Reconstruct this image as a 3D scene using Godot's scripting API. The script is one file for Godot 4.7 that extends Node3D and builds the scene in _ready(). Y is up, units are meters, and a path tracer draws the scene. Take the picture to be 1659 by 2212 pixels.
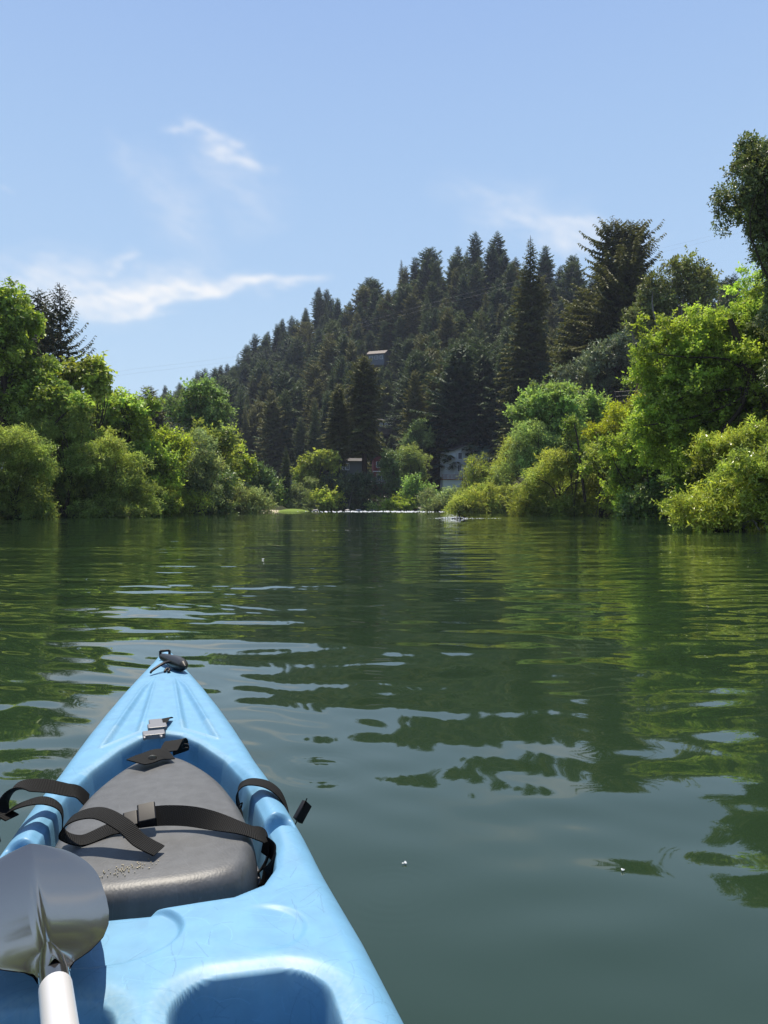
extends Node3D
# A river seen from a blue kayak: wooded hill ahead, leafy banks on both sides.
# World: x right, y up, -z ahead; D is the distance ahead (-z).

const EYE := 0.95
const F := 1664.0
var rng := RandomNumberGenerator.new()
var mats := {}
var names_used := {}
var leaf_meshes := {}
var conifers: Array = []
var kayak_frame := Transform3D()

# ---------------------------------------------------------------- mesh building
class MB:
	var v := PackedVector3Array()
	var n := PackedVector3Array()
	var uv := PackedVector2Array()
	var c := PackedColorArray()
	var ix := PackedInt32Array()
	func tri(a: Vector3, b: Vector3, d: Vector3, col := Color.WHITE) -> void:
		var nn := (d - a).cross(b - a).normalized()
		var s := v.size()
		for p: Vector3 in [a, b, d]:
			v.append(p); n.append(nn); uv.append(Vector2(p.x + p.z, p.y)); c.append(col)
		ix.append(s); ix.append(s + 1); ix.append(s + 2)
	func quad(a: Vector3, b: Vector3, d: Vector3, e: Vector3, col := Color.WHITE) -> void:
		var nn := (d - a).cross(b - a).normalized()
		var s := v.size()
		for p: Vector3 in [a, b, d, e]:
			v.append(p); n.append(nn); uv.append(Vector2(p.x + p.z, p.y)); c.append(col)
		for k: int in [0, 1, 2, 0, 2, 3]:
			ix.append(s + k)
	func box(lo: Vector3, hi: Vector3, col := Color.WHITE, t := Transform3D()) -> void:
		var p: Array[Vector3] = []
		for k in 8:
			p.append(t * Vector3(hi.x if k & 1 else lo.x, hi.y if k & 2 else lo.y, hi.z if k & 4 else lo.z))
		quad(p[4], p[6], p[7], p[5], col); quad(p[1], p[3], p[2], p[0], col)
		quad(p[0], p[2], p[6], p[4], col); quad(p[5], p[7], p[3], p[1], col)
		quad(p[2], p[3], p[7], p[6], col); quad(p[0], p[4], p[5], p[1], col)
	func grid(pts: PackedVector3Array, cols: int, colors := PackedColorArray(), uvs := PackedVector2Array()) -> void:
		# rows of cols points; smooth normals by differences; faces look to (row step) x (column step)
		var rows := pts.size() / cols
		var s := v.size()
		for i in rows:
			for j in cols:
				var k := i * cols + j
				var dr := pts[mini(i + 1, rows - 1) * cols + j] - pts[maxi(i - 1, 0) * cols + j]
				var dc := pts[i * cols + mini(j + 1, cols - 1)] - pts[i * cols + maxi(j - 1, 0)]
				v.append(pts[k]); n.append(dc.cross(dr).normalized())
				uv.append(uvs[k] if uvs.size() else Vector2(float(j) / cols, float(i) / rows))
				c.append(colors[k] if colors.size() else Color.WHITE)
		for i in rows - 1:
			for j in cols - 1:
				var k := s + i * cols + j
				for q: int in [0, cols, 1, 1, cols, cols + 1]:
					ix.append(k + q)
	func tube(path: PackedVector3Array, radii: PackedFloat32Array, sides := 6, cap := true) -> void:
		var pts := PackedVector3Array()
		var uvs := PackedVector2Array()
		var side := Vector3.ZERO
		var m := path.size()
		var run := 0.0
		for i in m:
			var t := (path[mini(i + 1, m - 1)] - path[maxi(i - 1, 0)]).normalized()
			if side == Vector3.ZERO:
				side = t.cross(Vector3.UP if absf(t.y) < 0.9 else Vector3.RIGHT).normalized()
			side = (side - t * side.dot(t)).normalized()
			var up := side.cross(t)
			if i > 0:
				run += path[i].distance_to(path[i - 1])
			for j in sides + 1:
				var a := TAU * j / sides
				pts.append(path[i] + (side * cos(a) - up * sin(a)) * radii[i])
				uvs.append(Vector2(float(j) / sides, run))
		grid(pts, sides + 1, PackedColorArray(), uvs)
		# closed ring: make the seam smooth
		var first := n.size() - pts.size()
		for i in m:
			var k0 := first + i * (sides + 1)
			for j in sides + 1:
				n[k0 + j] = (pts[i * (sides + 1) + j] - path[i]).normalized()
		if cap:
			for e: int in [0, m - 1]:
				for j in sides:
					var a := pts[e * (sides + 1) + j]
					var b := pts[e * (sides + 1) + j + 1]
					if e == 0:
						tri(path[e], a, b)
					else:
						tri(path[e], b, a)
	func mesh() -> ArrayMesh:
		var a := []
		a.resize(Mesh.ARRAY_MAX)
		a[Mesh.ARRAY_VERTEX] = v
		a[Mesh.ARRAY_NORMAL] = n
		a[Mesh.ARRAY_TEX_UV] = uv
		a[Mesh.ARRAY_COLOR] = c
		a[Mesh.ARRAY_INDEX] = ix
		var m := ArrayMesh.new()
		m.add_surface_from_arrays(Mesh.PRIMITIVE_TRIANGLES, a)
		return m

func lin(r: float, g: float, b: float) -> Color:
	return Color(r, g, b).linear_to_srgb()

func sm(a: float, b: float, x: float) -> float:
	var t := clampf((x - a) / (b - a), 0.0, 1.0)
	return t * t * (3.0 - 2.0 * t)

func table(xs: Array, ys: Array, x: float) -> float:
	if x <= xs[0]:
		return ys[0]
	for i in range(1, xs.size()):
		if x <= xs[i]:
			return lerpf(ys[i - 1], ys[i], (x - xs[i - 1]) / (xs[i] - xs[i - 1]))
	return ys[-1]

func spline(p: PackedVector3Array, per: int) -> PackedVector3Array:
	var o := PackedVector3Array()
	var m := p.size()
	for i in m - 1:
		for k in per:
			o.append(p[i].cubic_interpolate(p[i + 1], p[maxi(i - 1, 0)], p[mini(i + 2, m - 1)], float(k) / per))
	o.append(p[m - 1])
	return o

# a point by its direction from the eye and its distance ahead
func at(px: float, py: float, d: float) -> Vector3:
	return Vector3((px - 829.5) / F * d, EYE - (py - 1094.0) / F * d, -d)

func numbered(called: String) -> String:
	var k: int = names_used.get(called, -1) + 1
	names_used[called] = k
	return called if k == 0 else "%s_%03d" % [called, k]

func part(called: String, mesh: Mesh, mat: Material, parent: Node3D) -> MeshInstance3D:
	var o := MeshInstance3D.new()
	o.name = called
	o.mesh = mesh
	o.material_override = mat
	parent.add_child(o, true)
	return o

func tag(o: Node3D, label: String, category: String, group := "") -> Node3D:
	o.set_meta("label", label)
	o.set_meta("category", category)
	if group:
		o.set_meta("group", group)
	return o

func thing(called: String, label: String, category: String, where: Vector3, group := "") -> Node3D:
	var o := Node3D.new()
	o.name = numbered(called)
	o.position = where
	add_child(o)
	tag(o, label, category, group)
	return o

func setting(called: String, mesh: Mesh, mat: Material, kind := "structure") -> MeshInstance3D:
	var o := part(numbered(called), mesh, mat, self)
	o.set_meta("kind", kind)
	return o

func plain(key: String, c: Color, rough := 0.7, spec := 0.5) -> StandardMaterial3D:
	if not mats.has(key):
		var m := StandardMaterial3D.new()
		m.resource_name = key
		m.albedo_color = c
		m.roughness = rough
		m.metallic_specular = spec
		mats[key] = m
	return mats[key]

func leafy(key: String, through: float, rough: float, spec := 0.4) -> StandardMaterial3D:
	var m := plain(key, Color.WHITE, rough, spec)
	m.vertex_color_use_as_albedo = true
	m.backlight_enabled = true
	m.backlight = Color(through, through, through * 0.7).linear_to_srgb()
	return m

func noise_tex(size: int, freq: float, oct: int, lo: Color, hi: Color, seed_: int) -> NoiseTexture2D:
	var f := FastNoiseLite.new()
	f.seed = seed_
	f.frequency = freq
	f.fractal_octaves = oct
	var t := NoiseTexture2D.new()
	t.width = size; t.height = size
	t.seamless = true
	t.noise = f
	var g := Gradient.new()
	g.set_color(0, lo); g.set_color(1, hi)
	g.set_offset(0, 0.2); g.set_offset(1, 0.8)
	t.color_ramp = g
	return t

# ---------------------------------------------------------------- the lie of the land
func left_edge(d: float) -> float:
	return table([-80, 56, 66, 88, 113, 132, 158, 172], [-28, -28, -28, -24.2, -24, -22, -18, -30], d)

func right_edge(d: float) -> float:
	return table([-80, 30, 50, 72, 88, 113, 132, 165, 180], [17, 17, 22, 26.5, 24.5, 20.5, 14.5, 16.5, 60], d)

func ground_y(x: float, d: float) -> float:
	var sl := left_edge(d) - x
	var sr := x - right_edge(d)
	var sf := d - 165.0
	var s := maxf(maxf(sl, sr), sf)
	if s < 0.0:
		return -0.25 - minf(1.2, -s * 0.35)
	var y := -0.25 + 1.3 * sm(0.0, 2.0, s) + 0.02 * minf(s, 60.0)
	if sr >= sl and sr >= sf:
		y += 0.66 * clampf(sr - 3.5, 0.0, 34.0)
	elif sl >= sf:
		y += 0.10 * clampf(sl - 4.0, 0.0, 40.0)
	# the hill: a straight ridge running away to the left
	var rx := x - 53.0
	var rd := d - 330.0
	var q := -0.775 * rx - 0.632 * rd
	var along := -0.632 * rx + 0.775 * rd
	var top := table([-260, -204, -160, -120, -80, -37, -12, 30, 50, 76, 107, 160], [60, 66, 66, 60, 71, 95, 86, 89, 86, 68, 42, 25], 53.0 - 0.632 * along)
	var h := 0.0
	if q > 0.0:
		h = top * pow(clampf(1.0 - q / 142.0, 0.0, 1.0), 1.35)
	else:
		h = top * clampf(1.0 + q / 300.0, 0.3, 1.0)
	return maxf(y, h + 0.4 if h > 0.4 else y)

# ---------------------------------------------------------------- sky
func make_sky() -> PanoramaSkyMaterial:
	var w := 2048
	var h := 1024
	var im := Image.create_empty(w, h, false, Image.FORMAT_RGBAF)
	var row_color := []
	var dim := 1.0 / 1.6
	for y in h:
		var el := 90.0 - 180.0 * (y + 0.5) / h
		var e := maxf(el, 0.0)
		var c := Color(table([0, 4, 9, 16, 24, 33, 50, 90], [0.66, 0.60, 0.53, 0.45, 0.395, 0.34, 0.265, 0.195], e),
			table([0, 4, 9, 16, 24, 33, 50, 90], [0.82, 0.78, 0.73, 0.645, 0.583, 0.51, 0.413, 0.334], e),
			table([0, 4, 9, 16, 24, 33, 50, 90], [0.97, 0.96, 0.945, 0.91, 0.88, 0.845, 0.77, 0.71], e))
		if el < 0.0:
			c = c.lerp(Color(0.12, 0.15, 0.11), sm(0.0, 10.0, -el))
		row_color.append(c * dim)
		im.fill_rect(Rect2i(0, y, w, 1), c * dim)
	# thin high clouds: strokes given as (from, to, half width, strength, softness of the upper edge)
	var strokes := [
		[Vector2(60, 655), Vector2(340, 662), 34.0, 0.62], [Vector2(200, 650), Vector2(480, 612), 26.0, 0.85], [Vector2(270, 680), Vector2(480, 626), 11.0, 0.75], [Vector2(-80, 615), Vector2(230, 610), 50.0, 0.42],
		[Vector2(430, 612), Vector2(590, 620), 16.0, 0.5], [Vector2(470, 636), Vector2(705, 590), 9.0, 0.6], [Vector2(150, 694), Vector2(390, 688), 5.0, 0.25], [Vector2(230, 630), Vector2(430, 585), 34.0, 0.30],
		[Vector2(375, 275), Vector2(470, 308), 9.0, 0.42], [Vector2(455, 322), Vector2(562, 372), 13.0, 0.5], [Vector2(520, 372), Vector2(610, 372), 8.0, 0.12],
		[Vector2(240, 300), Vector2(300, 380), 16.0, 0.10], [Vector2(300, 340), Vector2(440, 520), 48.0, 0.13], [Vector2(420, 330), Vector2(600, 490), 55.0, 0.14], [Vector2(340, 420), Vector2(480, 570), 40.0, 0.10],
		[Vector2(215, 585), Vector2(305, 556), 9.0, 0.4], [Vector2(10, 404), Vector2(44, 414), 5.0, 0.25], [Vector2(-30, 330), Vector2(8, 350), 14.0, 0.25],
		[Vector2(960, 400), Vector2(1180, 440), 34.0, 0.15], [Vector2(1040, 470), Vector2(1300, 500), 38.0, 0.38], [Vector2(1180, 520), Vector2(1420, 530), 26.0, 0.34],
		[Vector2(-700, 500), Vector2(-350, 430), 40.0, 0.4], [Vector2(1900, 560), Vector2(2400, 500), 40.0, 0.35]]
	var f := FastNoiseLite.new()
	f.seed = 7
	f.frequency = 0.006
	f.fractal_octaves = 5
	f.domain_warp_enabled = true
	f.domain_warp_amplitude = 40.0
	f.domain_warp_frequency = 0.006
	for y in range(int(h * 0.5 - 40.0 / 180.0 * h), h / 2):
		var el := deg_to_rad(90.0 - 180.0 * (y + 0.5) / h)
		for x in range(int(w * (0.5 - 58.0 / 360.0)), int(w * (0.5 + 58.0 / 360.0))):
			var az := TAU * ((x + 0.5) / w - 0.5)
			var p := Vector2(829.5 + F * tan(az), 1094.0 - F * tan(el) / cos(az))
			var a := 0.0
			var warp := Vector2(f.get_noise_2d(p.x * 0.7, p.y * 1.6), f.get_noise_2d(p.x * 0.7 + 900.0, p.y * 1.6)) * 34.0
			var q := p + warp
			for s in strokes:
				var dv: Vector2 = s[1] - s[0]
				var l := dv.length()
				var rel: Vector2 = q - s[0]
				var t := rel.dot(dv) / l / l
				if t < -0.5 or t > 1.5:
					continue
				var perp := absf(rel.cross(dv) / l)
				var hw: float = s[2]
				if perp > 3.0 * hw:
					continue
				var ends := sm(-0.25, 0.25, t) * (1.0 - sm(0.8, 1.12, t))
				var grain := 0.62 + 0.62 * f.get_noise_2d(t * l * 0.6 + s[0].x, (rel.cross(dv) / l) * 3.6) + 0.45 * f.get_noise_2d(p.x * 1.6 + p.y * 2.2, (p.y - p.x * 0.45) * 6.5)
				a = 1.0 - (1.0 - a) * (1.0 - clampf(s[3] * ends * exp(-perp * perp / hw / hw) * grain, 0.0, 1.0))
			if a > 0.004:
				var base: Color = row_color[y]
				im.set_pixel((x + w / 2) % w, y, base.lerp(Color(0.97, 0.98, 1.0) * dim, minf(a * 1.25, 0.97)))
	var sky := PanoramaSkyMaterial.new()
	sky.panorama = ImageTexture.create_from_image(im)
	return sky

func _ready() -> void:
	var cam := Camera3D.new()
	cam.name = "camera"
	cam.position = Vector3(0, EYE, 0)
	cam.rotation.x = -0.0072
	cam.fov = 67.2
	cam.near = 0.05
	cam.far = 4000.0
	add_child(cam)
	cam.make_current()
	var env := Environment.new()
	env.background_mode = Environment.BG_SKY
	env.sky = Sky.new()
	env.sky.sky_material = make_sky()
	env.tonemap_mode = Environment.TONE_MAPPER_LINEAR
	env.tonemap_exposure = 1.6
	env.fog_enabled = true
	env.fog_density = 0.00016
	env.fog_light_color = Color(0.86, 0.90, 1.0)
	env.sdfgi_enabled = true
	env.ssao_enabled = true
	env.ssil_enabled = true
	var we := WorldEnvironment.new()
	we.name = "environment"
	we.environment = env
	add_child(we)
	var sun := DirectionalLight3D.new()
	sun.name = "sun"
	sun.light_energy = 1.6
	sun.light_color = Color(1.0, 0.96, 0.89)
	sun.light_angular_distance = 0.5
	sun.shadow_enabled = true
	# ahead of the boat, a little to the left, high
	var az := deg_to_rad(-12.0)
	var el := deg_to_rad(69.0)
	var to_sun := Vector3(sin(az) * cos(el), sin(el), -cos(az) * cos(el))
	sun.basis = Basis.looking_at(-to_sun, Vector3.UP)
	add_child(sun)

	make_materials()
	make_ground()
	make_water()
	# conifer kinds: narrow, medium, spire, broad, ragged, round; then redwoods and the upswept one
	conifers = [
		conifer(28, 5.2, 200, {"taper": 0.55, "uneven": 0.2}, 1), conifer(28, 6.0, 190, {"taper": 0.6, "low": -0.25, "uneven": 0.25}, 2), conifer(28, 4.0, 200, {"taper": 0.8}, 3), conifer(26, 6.2, 210, {"taper": 0.6, "foot": 0.85, "low": -0.2, "bare": 0.05}, 4),
		conifer(28, 5.0, 150, {"taper": 0.5, "bare": 0.25, "uneven": 0.4}, 5), conifer(25, 5.6, 200, {"taper": 0.45, "low": 0.05, "bare": 0.15, "uneven": 0.35}, 6),
		conifer(34, 4.9, 210, {"taper": 0.5, "bare": 0.36, "foot": 0.6, "low": -0.35, "uneven": 0.3, "girth": 0.019}, 7),
		conifer(26, 9.8, 150, {"taper": 1.0, "bare": 0.06, "low": -0.1, "tip": 0.55, "gap": 0.22, "twig": 0.7, "inner": 0.2, "flat": 0.45, "twigs": true, "foot": 1.0}, 8),
		conifer(44, 6.8, 400, {"taper": 0.85, "bare": 0.03, "low": -0.35, "foot": 0.95, "uneven": 0.2, "girth": 0.013}, 9),
		conifer(38, 12.0, 250, {"taper": 0.58, "bare": 0.05, "low": -0.22, "foot": 0.95, "tip": 0.25, "uneven": 0.38, "twigs": true, "gap": 0.34, "twig": 1.6, "bias": 1.0}, 10)]
	make_buildings()
	make_forest()
	make_banks()
	make_thicket()
	make_shore()
	make_kayak()
	make_paddle()
	make_swimmer()

# ---------------------------------------------------------------- water
func wave_list() -> Array:
	var r := RandomNumberGenerator.new()
	r.seed = 41
	var o := []
	for i in 20:
		var len := 0.5 * pow(12.0, i / 19.0)
		var dir := r.randf_range(-0.42, 0.42) + (0.12 if i % 2 else -0.1)
		var k := TAU / len
		o.append([k * sin(dir), k * cos(dir), r.randf() * TAU, 0.0098 / k * r.randf_range(0.6, 1.3), len])
	return o

func make_water() -> void:
	var waves := wave_list()
	var patch := FastNoiseLite.new()
	patch.seed = 5
	patch.frequency = 0.22
	var rows: Array[float] = [-60.0, -30.0, -12.0, -5.0, -2.0, -0.5, 0.3, 0.8, 1.1]
	var n := 540
	for i in n:
		rows.append(1.0 / lerpf(1.0 / 1.25, 1.0 / 172.0, float(i) / (n - 1)))
	var cols := 400
	var mb := MB.new()
	var rings := [[at(690, 1668, 2.76), 0.042, 0.00012, 0.2], [at(850, 1925, 1.9), 0.034, 0.00010, 0.2], [at(60, 1660, 2.79), 0.042, 0.00012, 0.2]]
	for i in rows.size():
		var d: float = rows[i]
		var step := absf(rows[mini(i + 1, rows.size() - 1)] - d)
		var half := 2.2 + 0.75 * absf(d)
		for j in cols:
			var x := (2.0 * j / (cols - 1) - 1.0) * half
			var y := 0.0
			var sx := 0.0
			var sz := 0.0
			var z := -d
			if d > -3.0 and d < 175.0:
				var amp := 0.75 + 0.9 * patch.get_noise_2d(x * 0.35, z)
				amp = clampf(amp, 0.25, 1.5) * lerpf(0.55, 1.0, sm(1.5, 9.0, d))
				for w in waves:
					var fade := clampf(w[4] / step / 3.0 - 0.4, 0.0, 1.0) * amp
					if fade <= 0.0 and d < 12.0:
						continue
					var ph: float = w[0] * x + w[1] * z + w[2]
					var a: float = w[3] * fade
					y += a * sin(ph)
					var cc: float = w[3] * maxf(fade, 0.9 * amp * sm(12.0, 30.0, d)) * cos(ph)
					sx += cc * w[0]
					sz += cc * w[1]
				if d < 5.0:
					for r in rings:
						var dx: float = x - r[0].x
						var dz: float = z - r[0].z
						var dist := sqrt(dx * dx + dz * dz) + 0.001
						var e: float = r[2] * exp(-pow(dist / r[3], 2.0)) * sm(0.0, 0.1, dist)
						var k: float = TAU / r[1]
						y += e * sin(k * dist)
						var g := e * k * cos(k * dist) / dist
						sx += g * dx
						sz += g * dz
			mb.v.append(Vector3(x, y, z))
			mb.n.append(Vector3(-sx, 1.0, -sz).normalized())
			mb.uv.append(Vector2(x, z))
			mb.c.append(Color.WHITE)
	for i in rows.size() - 1:
		for j in cols - 1:
			var k := i * cols + j
			for q: int in [0, cols, 1, 1, cols, cols + 1]:
				mb.ix.append(k + q)
	# fine ripples: a wrapped field of many small waves as a normal map
	var size := 512
	var r := RandomNumberGenerator.new()
	r.seed = 12
	var hx := PackedFloat32Array()
	var hz := PackedFloat32Array()
	hx.resize(size * size)
	hz.resize(size * size)
	for w in 26:
		var kz := r.randi_range(4, 42) * (1 if r.randf() < 0.6 else -1)
		var kx := int(round(absf(kz) * r.randf_range(-0.75, 0.75)))
		var slope := 0.0052 * r.randf_range(0.5, 1.3)
		var ph := r.randf() * TAU
		var kk := sqrt(float(kx * kx + kz * kz))
		var ax := slope * kx / kk
		var az := slope * kz / kk
		var cx := PackedFloat32Array()
		var sxx := PackedFloat32Array()
		cx.resize(size)
		sxx.resize(size)
		for i in size:
			cx[i] = cos(TAU * kx * i / size + ph)
			sxx[i] = sin(TAU * kx * i / size + ph)
		for j in size:
			var cz := cos(TAU * kz * j / size)
			var szz := sin(TAU * kz * j / size)
			var o := j * size
			for i in size:
				var g := cx[i] * cz - sxx[i] * szz
				hx[o + i] += ax * g
				hz[o + i] += az * g
	var im := Image.create_empty(size, size, false, Image.FORMAT_RGBAF)
	for j in size:
		for i in size:
			im.set_pixel(i, j, Color(0.5 - 0.5 * hx[j * size + i], 0.5 - 0.5 * hz[j * size + i], 1.0))
	var m := plain("river_water", lin(0.0140, 0.0280, 0.0130), 0.025, 0.58)
	m.normal_enabled = true
	m.normal_texture = ImageTexture.create_from_image(im)
	m.normal_scale = 1.25
	m.uv1_triplanar = true
	m.uv1_world_triplanar = true
	m.uv1_scale = Vector3(0.115, 0.115, 0.115)
	setting("river", mb.mesh(), m)

func make_ground() -> void:
	var xs: Array[float] = [-1500.0, -900.0, -500.0]
	var x := -400.0
	while x < 401.0:
		xs.append(x)
		x += 2.5 if absf(x) < 60.0 else 8.0
	xs.append_array([500.0, 900.0, 1500.0])
	var ds: Array[float] = [-600.0, -200.0]
	var d := -60.0
	while d < 740.0:
		ds.append(d)
		d += 3.0 if d < 210.0 else 9.0
	ds.append_array([900.0, 1500.0])
	var f := FastNoiseLite.new()
	f.seed = 3
	f.frequency = 0.03
	var pts := PackedVector3Array()
	var cols := PackedColorArray()
	for dd in ds:
		for xx in xs:
			var y := ground_y(xx, dd)
			var nn := f.get_noise_2d(xx * 2.0, dd * 2.0)
			if y > 0.6:
				y += nn * 0.5
			pts.append(Vector3(xx, y, -dd))
			cols.append(Color(0.030, 0.034, 0.016) * (1.0 + 0.5 * nn))
	var mb := MB.new()
	mb.grid(pts, xs.size(), cols)
	var m := plain("bank_soil", Color.WHITE, 0.95, 0.2)
	m.vertex_color_use_as_albedo = true
	setting("ground", mb.mesh(), m)
	# pale sand bar at the far end of the left bank, and the grass spit beside it
	low_bank("sand_bar", [at(455, 1109, 118), at(520, 1107, 128), at(590, 1106, 138), at(640, 1105, 150), at(600, 1100, 160), at(520, 1100, 150), at(470, 1103, 135)], 0.4, plain("sand", lin(0.42, 0.36, 0.27), 0.9, 0.2))
	low_bank("grass_spit", [at(590, 1104, 140), at(640, 1104, 146), at(672, 1103, 152), at(660, 1101, 160), at(600, 1100, 160)], 0.5, plain("spit_turf", lin(0.12, 0.17, 0.03), 0.9, 0.2))
	low_bank("lawn", [at(905, 1092, 172), at(985, 1084, 171), at(1045, 1062, 176), at(1045, 1046, 190), at(960, 1050, 190), at(915, 1078, 180)], 0.0, plain("lawn_turf", lin(0.11, 0.18, 0.035), 0.9, 0.2))

func low_bank(called: String, rim: Array, rise: float, mat: Material) -> void:
	var mb := MB.new()
	var mid := Vector3.ZERO
	for p: Vector3 in rim:
		mid += p / rim.size()
	if rise > 0.0:
		mid.y = rise
	var n := rim.size()
	var r := RandomNumberGenerator.new()
	r.seed = n
	var pts := PackedVector3Array()
	for k in 7:
		for j in n * 6 + 1:
			var a: Vector3 = rim[(j / 6) % n]
			var b: Vector3 = rim[(j / 6 + 1) % n]
			var p := a.lerp(b, (j % 6) / 6.0)
			if rise > 0.0:
				p.y = -0.05
			var q := mid.lerp(p, k / 6.0)
			if rise > 0.0:
				q.y = lerpf(rise, -0.05, pow(k / 6.0, 2.0))
			pts.append(q)
	mb.grid(pts, n * 6 + 1)
	if mb.n[n * 9].y < 0.0:
		for i in mb.n.size():
			mb.n[i] = -mb.n[i]
		for i in range(0, mb.ix.size(), 3):
			var t := mb.ix[i]
			mb.ix[i] = mb.ix[i + 1]
			mb.ix[i + 1] = t
	setting(called, mb.mesh(), mat)

# ---------------------------------------------------------------- leaves
func leaf(mb: MB, p: Vector3, dir: Vector3, up: Vector3, l: float, w: float, c: Color) -> void:
	var side := dir.cross(up).normalized() * w * 0.5
	var nn := side.cross(dir).normalized()
	var mid := p + dir * l * 0.45
	var tip := p + dir * l - nn * l * 0.12
	var a := mid + side + nn * w * 0.14
	var b := mid - side + nn * w * 0.14
	mb.tri(p, a, tip, c)
	mb.tri(p, tip, b, c)

func cluster(species: String, seed_: int) -> ArrayMesh:
	var key := species + str(seed_)
	if leaf_meshes.has(key):
		return leaf_meshes[key]
	var r := RandomNumberGenerator.new()
	r.seed = seed_ * 77 + species.hash()
	var mb := MB.new()
	var spec: Dictionary = {"broad": {"t": 11, "n": 7, "l": 0.36, "w": 0.26, "up": 0.35, "droop": 0.25}, "fine": {"t": 14, "n": 8, "l": 0.26, "w": 0.18, "up": 0.3, "droop": 0.15},
		"willow": {"t": 13, "n": 10, "l": 0.30, "w": 0.085, "up": 0.25, "droop": 0.5}, "glossy": {"t": 9, "n": 10, "l": 0.34, "w": 0.12, "up": 0.7, "droop": -0.1}, "dark": {"t": 13, "n": 8, "l": 0.26, "w": 0.16, "up": 0.2, "droop": 0.3}}[species]
	for t in int(spec.t):
		var dir := Vector3(r.randfn(), r.randfn() * 0.8 + spec.up, r.randfn()).normalized()
		var p := dir * r.randf_range(0.0, 0.3)
		var l := r.randf_range(0.6, 1.05)
		var n: int = spec.n
		var droop: float = spec.droop
		var tone := r.randf_range(0.7, 1.3)
		for k in n:
			var s := (k + 0.5) / n
			var q := p + dir * l * s - Vector3.UP * droop * l * s * s
			var ang := k * 2.4 + r.randf()
			var tang := (dir - Vector3.UP * droop * 2.0 * s).normalized()
			var e1 := tang.cross(Vector3(0.3, 1, 0.2)).normalized()
			var out := (e1 * cos(ang) + tang.cross(e1) * sin(ang)).normalized()
			var ld := (out * 0.8 + tang * 0.55 + Vector3(r.randfn(), r.randfn(), r.randfn()) * 0.25).normalized()
			var up := (Vector3.UP + Vector3(r.randfn(), r.randfn() * 0.5, r.randfn()) * 0.55).normalized()
			var v := tone * r.randf_range(0.5, 1.5)
			leaf(mb, q, ld, up, spec.l * r.randf_range(0.7, 1.25), spec.w * r.randf_range(0.8, 1.2), Color(v * r.randf_range(0.9, 1.15), v, v * r.randf_range(0.7, 1.1)))
	leaf_meshes[key] = mb.mesh()
	return leaf_meshes[key]

func multi(mesh: Mesh, places: Array, colors: Array) -> MultiMesh:
	var mm := MultiMesh.new()
	mm.transform_format = MultiMesh.TRANSFORM_3D
	mm.use_colors = true
	mm.mesh = mesh
	mm.instance_count = places.size()
	for i in places.size():
		mm.set_instance_transform(i, places[i])
		mm.set_instance_color(i, colors[i])
	return mm

var tree_count := 0

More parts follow.
